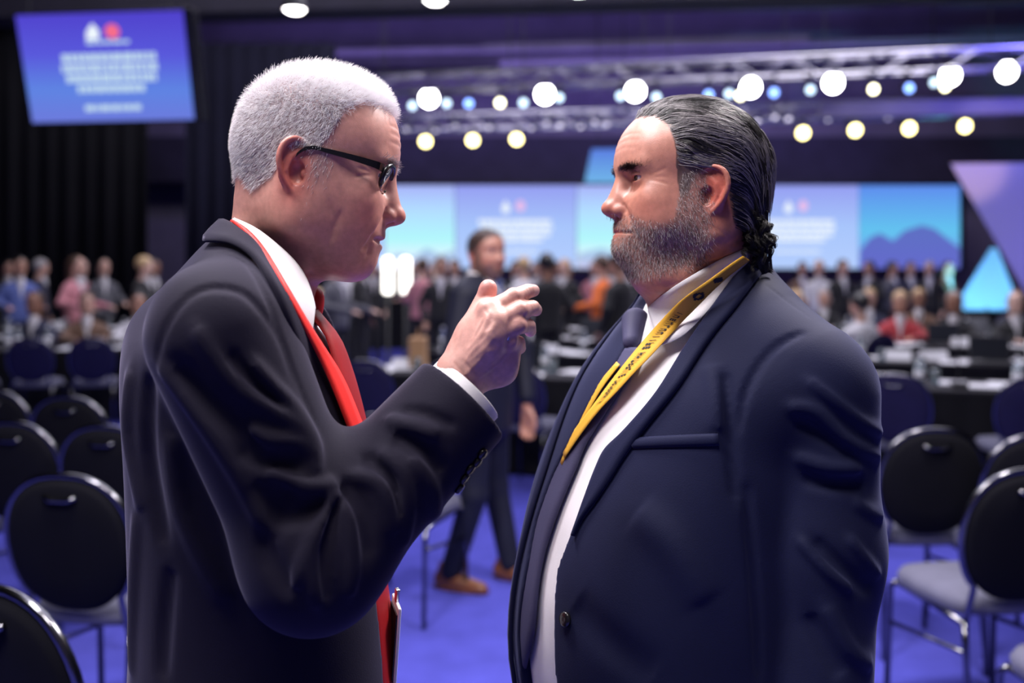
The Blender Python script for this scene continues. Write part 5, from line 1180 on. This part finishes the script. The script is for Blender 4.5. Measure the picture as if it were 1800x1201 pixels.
LAB = dict(paper_sheet=('sheet of white paper lying on a black conference table', 'paper', 'papers on the conference tables'), water_bottle=('clear water bottle with white cap standing on a conference table', 'bottle', 'water bottles on the tables'), laptop=('dark open laptop standing on a conference table', 'laptop', 'laptops on the tables'),
           name_card=('white folded blank name card standing on a conference table', 'card', 'name cards on the tables'), microphone=('black gooseneck microphone standing on a conference table', 'microphone', 'microphones on the tables'), drinking_glass=('clear drinking glass of water on a conference table', 'glass', 'glasses on the tables'))
def put_item(k, x, y, z, rz, where):
    o = PROTO[k] if k not in usedk else copy_tree(PROTO[k]); usedk.add(k); o.location = (x, y, z); o.rotation_euler = (0, 0, rz); l, c, g = LAB[k]; tag(o, l+' '+where, c, g+' '+where); return o
LAB = dict(paper_sheet=('white paper sheet on the', 'paper', 'papers on the'), water_bottle=('white-capped water bottle on the', 'bottle', 'bottles on the'), laptop=('dark open laptop on the', 'laptop', 'laptops on the'), name_card=('white folded name card on the', 'card', 'cards on the'), microphone=('black gooseneck microphone on the', 'microphone', 'microphones on the'), drinking_glass=('drinking glass of water on the', 'glass', 'glasses on the'))
for ti, (r, c, a, n) in enumerate(ROWS):
    d = np.array((math.cos(a), math.sin(a))); wh = nth(('tb', r))+' table of the '+rowname(r).replace(' table row', ' row')
    spots = [(u+rng.uniform(-.04, .04), w) for u in (-.78, -.47, -.16, .16, .47, .78) for w in (-.20, .15)]+[(-.62, -.03), (-.31, .0), (0, -.02), (.31, .01), (.62, -.02)]; rng.shuffle(spots); ks = ['paper_sheet']*7+['water_bottle', 'drinking_glass', 'name_card']+['water_bottle', 'name_card', 'microphone', 'drinking_glass']+(['laptop'] if ti % 3 == 0 else ['water_bottle'])
    for k, (u, w) in sorted(zip(ks, spots), key=lambda t: (t[0], t[1][0])):
        q = c+d*u+n*w; o = put_item(k, q[0], q[1], .7505, a+math.pi/2+rng.uniform(-.2, .2), wh)
        if ks.count(k) > 1: o['label'] = nth(('it', ti, k))+' '+o['label']
q = ROWS[0][1]+dr*(-.55)+nr*.05; b = item('paper_bag'); b.location = (q[0]+.0, q[1], .7505); tag(b, 'brown paper bag standing on the first row of tables', 'bag')
# ================================================================== standing man in the aisle (navy suit, brown shoes)
ID3 = np.eye(3)
M['midnight'] = fabric('midnight_wool', (.007, .008, .020), .65, .1)
def stand_man():
    fr = Frame(float(at(846, 0, 4.9)[0]), 4.9, -24); hz = 1.52+(485-452)*4.9/1750; R = rot3(-47, 2, 0); hp_ = fr.w(.02, 0, hz)
    H = head_sdf(dict(w=1.0, fat=.004, lines=.6, chz=.006, open=.004)); hw = place(H, hp_, R, .98, .97); S = Sdf(); S.func(hw, 0); S.cap(hp_+np.array((0, 0, -.06)), fr.w(-.01, 0, hz-.22), .06, .068, .03, far=True)
    loc = lambda P: ((np.asarray(P, np.float32)-hp_.astype(np.float32)) @ R.astype(np.float32))/np.array((.98, .98, .98*.97), np.float32)
    me, V = net_mesh(S, hp_-(.15, .15, .26), hp_+(.15, .15, .18), .0042, 'head'); q = loc(V); qa = np.stack([q[:, 0], np.abs(q[:, 1]), q[:, 2]], 1); C = skin_base(q, np.array((.40, .185, .135)))
    C = mixc(C, (.03, .022, .02), .9*sstep(q[:, 2]-lerp_tab(q[:, 0], [(-.12, -.05), (-.03, -.01), (.02, .03), (.05, .07), (.075, .10), (.11, .115)]), -.004, .006)*(1-sstep(np.abs(q[:, 1]), .081, .09))); C = mixc(C, (.06, .04, .035), .75*R_bmask(q)); C = mixc(C, (.04, .025, .02), .8*gau(qa, (.088, .03, .048), (.02, .017, .005)))
    hL = np.array(at(926, 716, 5.02)); hm, hv = hang_hand(hL, fr, None, None, 1, .005); hR = fr.w(.02, -.27, .80); hm2, hv2 = hang_hand(hR, fr, None, None, -1, .005)
    P_ = merge('person', [(me, C)], M['skin_olive'], label='short-haired bearded man in navy suit and brown shoes standing in the aisle', cat='person')
    for s in (-1, 1):
        e = link('eye', eye_mesh('eye', 0), [M['eye_white'], M['iris_dark'], M['pupil']], P_, True); e.matrix_world = Matrix.Translation(Vector(hp_)+Vector(R @ (np.array((.077, s*.0325, .029*.97))*.98))) @ Matrix(R.tolist()).to_4x4()
    for h_, v_ in ((hm, hv), (hm2, hv2)): paint(h_, np.tile((.40, .185, .135), (len(v_), 1))); link('hand', h_, M['skin_olive'], P_)
    strd = lambda q: sstep(q[:, 2]-lerp_tab(q[:, 0], [(-.12, -.05), (-.03, -.01), (.02, .03), (.05, .07), (.075, .10), (.11, .115)]), -.004, .006)*(1-sstep(np.abs(q[:, 1]), .081, .09))
    short_hair(me, loc, S, strd, 3500, lambda q: .006+0*q[:, 0], lambda q: np.tile(np.array((0, 0, -.3), np.float32), (len(q), 1)), M['dark_hair'], P_, 'hair', .0005, 3)
    T = [(1.55, -.01, .055, .065), (1.50, -.01, .085, .13), (1.46, 0, .11, .185), (1.40, .005, .125, .20), (1.28, .015, .13, .185), (1.15, .015, .13, .175), (1.0, .01, .135, .185), (.80, 0, .135, .19), (.76, 0, .13, .19)]
    J = Sdf(); J.func(loft(fr, T), 0); J.func(cut_fn(fr, np.array([.7, 1.18, 1.25, 1.4, 1.52, 1.6]), np.array([.0, 0, -.02, -.055, -.07, -.08]), np.array([.001, .001, .02, .055, .07, .08]), .04), .004, 's'); J.func(lambda P: P[:, 2]-1.525, .006, 'i')
    for s in (-1, 1):
        J.cap(fr.w(-.0, s*.13, 1.455), fr.w(0, s*.185, 1.43), .065, .065, .04, far=True); A = Sdf(); eb = fr.w(-.02, -.26, 1.14) if s < 0 else fr.w(.10, .25, 1.16); A.cap(fr.w(0, s*.19, 1.42), eb, .068, .056, 0, far=True); A.cap(eb, (hL if s > 0 else hR)+np.array((0, 0, .055)), .056, .044, .03, far=True); J.func(A, .008)
    for pts in ([fr.w(.1, .2, 1.3), fr.w(.08, .26, 1.2)], [fr.w(.06, .3, 1.15), fr.w(.06, .24, 1.1)], [fr.w(.13, .1, 1.15), fr.w(.13, .0, 1.1)]): J.fold(pts, .02, -.008)
    blob('jacket', J, fr.o+np.array((-.42, -.42, .72)), fr.o+np.array((.55, .42, 1.62)), .008, M['midnight'], P_)
    Sh = Sdf(); Sh.func(loft(fr, T, grow=-.014), 0); Sh.cap(fr.w(.0, 0, 1.50), fr.w(.0, 0, hz-.125), .072, .068, .02, far=True); Sh.func(lambda P: 1.0-P[:, 2], .004, 'i'); blob('shirt', Sh, fr.o+np.array((-.25, -.25, .95)), fr.o+np.array((.25, .25, 1.62)), .008, M['shirt'], P_)
    M['tie_blue'] = fabric('blue_tie', (.03, .05, .16), .5); tie(fr, Sh, [1.47, 1.4, 1.2, 1.05], [.016, .024, .034, .036], M['tie_blue'], P_, 1.475, off=.006)
    M['brown_leather'] = mat('brown_leather', (.16, .055, .022), .35); legs(fr, P_, M['midnight'], .80, .11, .10, shoem=M['brown_leather'], h=.010, rad=(.095, .065, .055)); return P_
stand_man()
# ================================================================== delegates at the tables
def delegate(sitting, hairkind, name='person', arms=0):
    """one figure facing +x at the origin: skin, hair, top, trousers, shoes"""
    z0 = 0.0 if sitting else .44; hz = 1.19+z0*1.0; fr = Frame(0, 0, 0); S = Sdf(); hc = np.array((.03, 0, hz)); S.func(place(head_sdf(dict(noear=0, lines=0)), hc, rot3(0, 6), .98), 0); S.cap(hc+np.array((-.01, 0, -.06)), (-.01, 0, hz-.24), .055, .062, .03, far=True)
    if sitting: W_ = [np.array((.40, s*(.12+.05*arms), .79)) for s in (-1, 1)]; E_ = [np.array((.12, s*.25, .80)) for s in (-1, 1)]
    else: W_ = [np.array((.10+.25*arms, s*.22, .92+.18*arms)) for s in (-1, 1)]; E_ = [np.array((-.02, s*.27, 1.16)) for s in (-1, 1)]
    for w, e in zip(W_, E_):
        d = (w-e)/np.linalg.norm(w-e); S.ell(w+d*.06, (.045, .03, .022), .01, far=True, R=np.stack([d, np.cross((0, 0, 1), d)/np.linalg.norm(np.cross((0, 0, 1), d)), np.cross(d, np.cross((0, 0, 1), d)/np.linalg.norm(np.cross((0, 0, 1), d)))], 1))
        sd = np.cross((0, 0, 1), d); sd /= np.linalg.norm(sd)
        for k in range(4): S.cap(w+d*.08+sd*(-.024+.016*k), w+d*(.135+.008*math.sin(k*1.4))+sd*(-.026+.017*k)+np.array((0, 0, -.012)), .0095, .0075, .004)
        S.cap(w+d*.03+sd*.02, w+d*.075+sd*.052, .012, .009, .008)
    S.cap((-.01, 0, hz-.22), (0, 0, hz-.36), .05, .05, .02, far=True)
    for s, w, e in zip((-1, 1), W_, E_): S.cap((0, 0, hz-.34), (0, s*.17, hz-.30), .04, .035, .02, far=True); S.cap((0, s*.17, hz-.30), e, .035, .03, .01, far=True); S.cap(e, w+(w-e)/np.linalg.norm(w-e)*.03, .03, .022, .01, far=True)
    me, V = net_mesh(S, (-.2, -.36, min(.7, hz-.5)), (.62, .36, hz+.17), .0088, 'skin'); q = (V-hc)/.98; C = skin_base(q, np.array((1, 1, 1.)))*np.array((1, 1, 1)); C = mixc(C, (.25, .2, .2), .8*gau(np.stack([q[:, 0], np.abs(q[:, 1]), q[:, 2]], 1), (.086, .032, .03), (.02, .013, .006))*(V[:, 2] > hz-.2)); paint(me, C)
    Hh = Sdf(); g = .014; Hh.ell(hc+np.array((-.008, 0, .055)), (.098+g, .0765+g, .093+g), 0, far=True)
    if hairkind == 'long': Hh.cap(hc+np.array((-.06, 0, .03)), hc+np.array((-.075, 0, -.16)), .085, .075, .04, far=True); Hh.func(lambda P: -(P[:, 0]-hc[0]-.055+.7*np.maximum(0, hc[2]+.09-P[:, 2]))*-1, .01, 'i')
    else: Hh.func(lambda P: (P[:, 0]-hc[0])*.8-(P[:, 2]-hc[2])+.005, .015, 'i') if hairkind == 'short' else Hh.func(lambda P: np.maximum((P[:, 0]-hc[0])*1.2-(P[:, 2]-hc[2])+.0, P[:, 2]-hc[2]-.075), .015, 'i')
    mh, _ = net_mesh(Hh, hc-(.22, .16, .30), hc+(.2, .16, .20), .0095, 'hair')
    T = [(hz-.165, -.01, .055, .065), (hz-.21, -.01, .085, .14), (hz-.26, 0, .11, .19), (hz-.34, .005, .12, .195), (hz-.5, .01, .125, .175), (hz-.66, .01, .13, .18), (hz-.75, .0, .13, .185)]
    J = Sdf(); J.func(loft(fr, T), 0)
    for s, w, e in zip((-1, 1), W_, E_): J.cap((0, s*.17, hz-.285), e, .062, .052, .03, far=True); J.cap(e, w, .052, .040, .03, far=True)
    mj, _ = net_mesh(J, (-.2, -.38, hz-.80), (.5, .38, hz-.12), .017, 'jacket')
    B = Sdf(); B.cap((.02, 0, hz-.40), (.05, 0, hz-.16), .06, .055, 0, far=True); B.cap((.07, 0, hz-.42), (.075, 0, hz-.20), .062, .045, .03, far=True); mb, _ = net_mesh(B, (-.1, -.12, hz-.52), (.2, .12, hz-.08), .014, 'shirt')
    L = Sdf()
    for s in (-1, 1):
        if sitting: L.cap((0, s*.09, .50), (.40, s*.11, .50), .085, .065, .03, far=True); L.cap((.40, s*.11, .50), (.42, s*.11, .09), .062, .048, .03, far=True)
        else: L.cap((0, s*.085, .86), (.01, s*.09, .47), .10, .07, .03, far=True); L.cap((.01, s*.09, .47), (-.01, s*.09, .09), .07, .052, .02, far=True)
    ml, _ = net_mesh(L, (-.15, -.25, .02), (.6, .25, 1.0), .02, 'trousers')
    F_ = Sdf()
    for s in (-1, 1): x0 = .42 if sitting else 0.0; F_.cap((x0-.04, s*.1, .035), (x0+.16, s*.11, .03), .042, .034, 0, far=True)
    F_.func(lambda P: 0.0-P[:, 2], .004, 'i'); mf, _ = net_mesh(F_, (-.15, -.2, -.01), (.7, .2, .12), .016, 'shoe')
    return [('skin', me), ('hair', mh), ('jacket', mj), ('shirt', mb), ('trousers', ml), ('shoe', mf)]
def tint(base): m = mat('delegate_skin', base, .5); nt = m.node_tree; a = nt.nodes.new('ShaderNodeVertexColor'); a.layer_name = 'Col'; mx = nt.nodes.new('ShaderNodeMix'); mx.data_type = 'RGBA'; mx.blend_type = 'MULTIPLY'; mx.inputs[0].default_value = 1; mx.inputs[6].default_value = tuple(base)+(1,); nt.links.new(a.outputs[0], mx.inputs[7]); nt.links.new(mx.outputs[2], nt.nodes['Principled BSDF'].inputs['Base Color']); return m
SKINS = [tint(c) for c in ((.62, .38, .30), (.50, .28, .20), (.30, .15, .10), (.70, .46, .38))]
HAIRS = dict(dark=M['dark_hair'], brown=mat('brown_hair', (.08, .045, .03), .5), gray=mat('grey_hair', (.35, .33, .34), .5), fair=mat('fair_hair', (.55, .38, .20), .5))
TOPS = dict(black=(.010, .010, .013), navy=(.016, .018, .05), gray=(.10, .10, .12), white=(.65, .64, .68), red=(.42, .04, .05), orange=(.75, .16, .03), pink=(.55, .22, .26), brown=(.16, .09, .06), blue=(.10, .14, .40)); TOPM = {k: mat('top_'+k, v, .8, sheen=.2) for k, v in TOPS.items()}
PROT = {(s, h, a): delegate(s, h, arms=a) for s, h, a in ((True, 'short', 0), (True, 'short', 1), (True, 'long', 0), (True, 'bald', 0), (False, 'short', 0), (False, 'long', 1), (False, 'short', 1))}
seenm = set()
def put_person(key, x, y, rz, top, hair, skin, label, group=None):
    root = None
    for nm, me in PROT[key]:
        o = bpy.data.objects.new('person' if nm == 'skin' else nm, me); COL.objects.link(o)
        if nm == 'skin': root = o; o.location = (x, y, 0); o.rotation_euler = (0, 0, rz); tag(o, label, 'person', group)
        else: o.parent = root
        if not me.materials: me.materials.append(None)
        m_ = dict(skin=SKINS[skin], hair=HAIRS[hair], jacket=TOPM[top], shirt=M['shirt'], trousers=TOPM['black'], shoe=M['black_leather'])[nm]; o.material_slots[0].link = 'OBJECT'; o.material_slots[0].material = m_
    return root
def face(x, y, tx=2.0, ty=24.0): return math.atan2(ty-y, tx-x)
used_lab = {}
def auto_label(key, top, hair, where):
    sit, hk, _ = key; h = 'long '+hair if hk == 'long' else ('receding '+hair if hk == 'bald' else 'short '+hair)
    return f"{nth(('pp', where))} delegate {where}, {top} top and {h} hair"
STAND = []; PLACED = []
def clear_spot(x, y):
    """step a standing person out of any table it would stand in"""
    for _ in range(12):
        for tx, ty, rz in TABLES:
            dx, dy = x-tx, y-ty; u = dx*math.cos(rz)+dy*math.sin(rz); w = -dx*math.sin(rz)+dy*math.cos(rz)
            if abs(u) < 1.15 and abs(w) < .68: k = (.70-abs(w))*(1 if w >= 0 else -1); x -= math.sin(rz)*k; y += math.cos(rz)*k
    return x, y
# people on their feet near the stage and in the aisles
STANDING = [(1440, 17.0, (False, 'long', 1), 'white', 'fair', 0, -1.9), (1480, 16.2, (False, 'short', 0), 'black', 'brown', 0, -1.4), (1530, 17.5, (False, 'short', 1), 'black', 'dark', 1, -2.6), (1566, 18, (False, 'short', 0), 'gray', 'dark', 1, -.8), (1600, 18.5, (False, 'short', 1), 'navy', 'brown', 0, -1.6), (1634, 17.6, (False, 'short', 0), 'black', 'gray', 0, -2.0), (1664, 18.4, (False, 'long', 1), 'brown', 'brown', 3, -1.2),
    (590, 12.0, (False, 'short', 1), 'gray', 'gray', 3, -.4), (632, 14.5, (False, 'short', 0), 'black', 'dark', 2, .4), (742, 15.0, (False, 'short', 1), 'pink', 'brown', 0, 1.2), (776, 13.5, (False, 'short', 0), 'black', 'dark', 1, -1.6), (925, 14.0, (False, 'short', 1), 'white', 'fair', 0, 2.2), (962, 11.5, (False, 'short', 0), 'black', 'dark', 2, 1.9), (994, 15.5, (False, 'long', 1), 'black', 'fair', 3, -2.2), (1032, 14.8, (False, 'short', 0), 'red', 'dark', 1, -1.7), (1048, 12.4, (False, 'short', 1), 'orange', 'brown', 0, 2.6), (1090, 11.0, (False, 'short', 0), 'black', 'dark', 1, 2.4),
    (655, 18.0, (False, 'short', 0), 'black', 'brown', 0, -1.2), (735, 18.5, (False, 'long', 1), 'navy', 'fair', 0, -2.0), (765, 17.2, (False, 'short', 1), 'black', 'gray', 3, -.9), (800, 16.0, (False, 'short', 0), 'brown', 'dark', 1, -1.8), (905, 17.8, (False, 'short', 0), 'black', 'dark', 1, -1.3), (945, 18.6, (False, 'short', 1), 'gray', 'brown', 0, -2.4), (978, 18.0, (False, 'short', 0), 'navy', 'dark', 2, -1.0), (1015, 17.6, (False, 'long', 1), 'pink', 'brown', 0, -1.9), (1066, 18.4, (False, 'short', 0), 'black', 'gray', 3, -1.4), (1110, 17.0, (False, 'short', 1), 'black', 'brown', 0, -2.1), (610, 16.6, (False, 'short', 0), 'white', 'dark', 1, -.7), (1410, 18.6, (False, 'short', 0), 'brown', 'dark', 1, -1.7),
    (12, 16.5, (False, 'short', 0), 'black', 'dark', 1, -.6), (140, 16.2, (False, 'short', 1), 'red', 'gray', 3, -.4), (172, 15.2, (False, 'long', 1), 'gray', 'dark', 0, -.9), (206, 16.4, (False, 'short', 0), 'navy', 'brown', 0, -.2), (268, 15.6, (False, 'short', 0), 'black', 'dark', 2, -.5), (240, 13.2, (False, 'short', 0), 'black', 'fair', 3, .3), (104, 12.8, (False, 'long', 1), 'pink', 'brown', 0, -.2), (34, 13.6, (False, 'short', 1), 'blue', 'dark', 1, -.9), (68, 15.5, (False, 'short', 0), 'navy', 'gray', 0, .6), (1515, 10.6, (True, 'short', 1), 'white', 'dark', 0, 2.0)]
STAND += [((px-900)*Y/FPX, Y) for px, Y, *_ in STANDING]
for px, Y, key, top, hair, sk, look in STANDING:
    x = (px-900)*Y/FPX; x, Y = clear_spot(x, Y)
    for _ in range(6):
        for sx, sy in PLACED:
            if math.hypot(x-sx, Y-sy) < .62: x += .34; Y += .30
    PLACED.append((x, Y)); lb = auto_label(key, top, hair, 'on foot counted from the aisle'); put_person(key, x, Y, look, top, hair, sk, lb, None)
    if key[0]: put_chair(CHN, x, Y, math.degrees(look), 'navy chair under the white-shirted delegate behind the bearded man shoulder')
rng = random.Random(21); topw = ['black']*6+['navy']*4+['gray']*2+['white', 'white', 'red', 'pink', 'brown', 'blue', 'pink']
for (r, c, a, n) in ROWS:
    if r in (0, 10) : cand = [(.75, -1)] if r == 0 else []
    else: cand = [(-.56, 1), (.06, 1), (.62, 1)]
    d = np.array((math.cos(a), math.sin(a)))
    for k in (-.56, .06, .62):
        if r in (0,): continue
        if rng.random() < ((.85 if r == 1 else .22) if r < 10 else .18): continue
        q = c+d*(k+rng.uniform(-.05, .05))+n*(.76+rng.uniform(0, .06))
        facing = a+math.pi/2 if ((q-c)@n) < 0 else a-math.pi/2
        key = rng.choice([(True, 'short', 0), (True, 'short', 1), (True, 'short', 0), (True, 'long', 0), (True, 'bald', 0)]); top = rng.choice(topw); hair = rng.choice(['dark', 'dark', 'brown', 'gray', 'fair']) if key[1] != 'bald' else rng.choice(['gray', 'dark'])
        wh = 'of the '+rowname(r)
        if any(math.hypot(q[0]-sx, q[1]-sy) < .75 for sx, sy in STAND): continue
        lb = auto_label(key, top, hair, wh); put_person(key, q[0], q[1], facing+rng.uniform(-.35, .35), top, hair, rng.choice((0, 0, 1, 1, 2, 3)), lb, None)
        qc = q-np.array((math.cos(facing), math.sin(facing)))*.02; put_chair(CHN, qc[0], qc[1], math.degrees(facing), nth(('oc', r))+' navy chair taken by a delegate '+wh, 'occupied navy chairs '+wh)
# two glowing lamp columns by the stage
E_COL = emitmat('lamp_column_glow', (1, .96, .90), 4.5)
for i, px in enumerate((682, 713)):
    p = at(px, 0, 16.5); L_ = empty('light_column', (p[0], p[1], 0), label=('tall glowing white light column nearer the face of the white-haired man', 'tall glowing white light column nearer the standing man')[i], cat='floor lamp')
    MB().lathe([(.16, 0), (.16, .03), (.03, .05), (.025, 1.22)], n=14).build('stand', M['metal_dark'], L_, True); MB().lathe([(.03, 1.22), (.085, 1.24), (.085, 1.80), (.03, 1.83)], n=14).build('glow_tube', E_COL, L_, True)
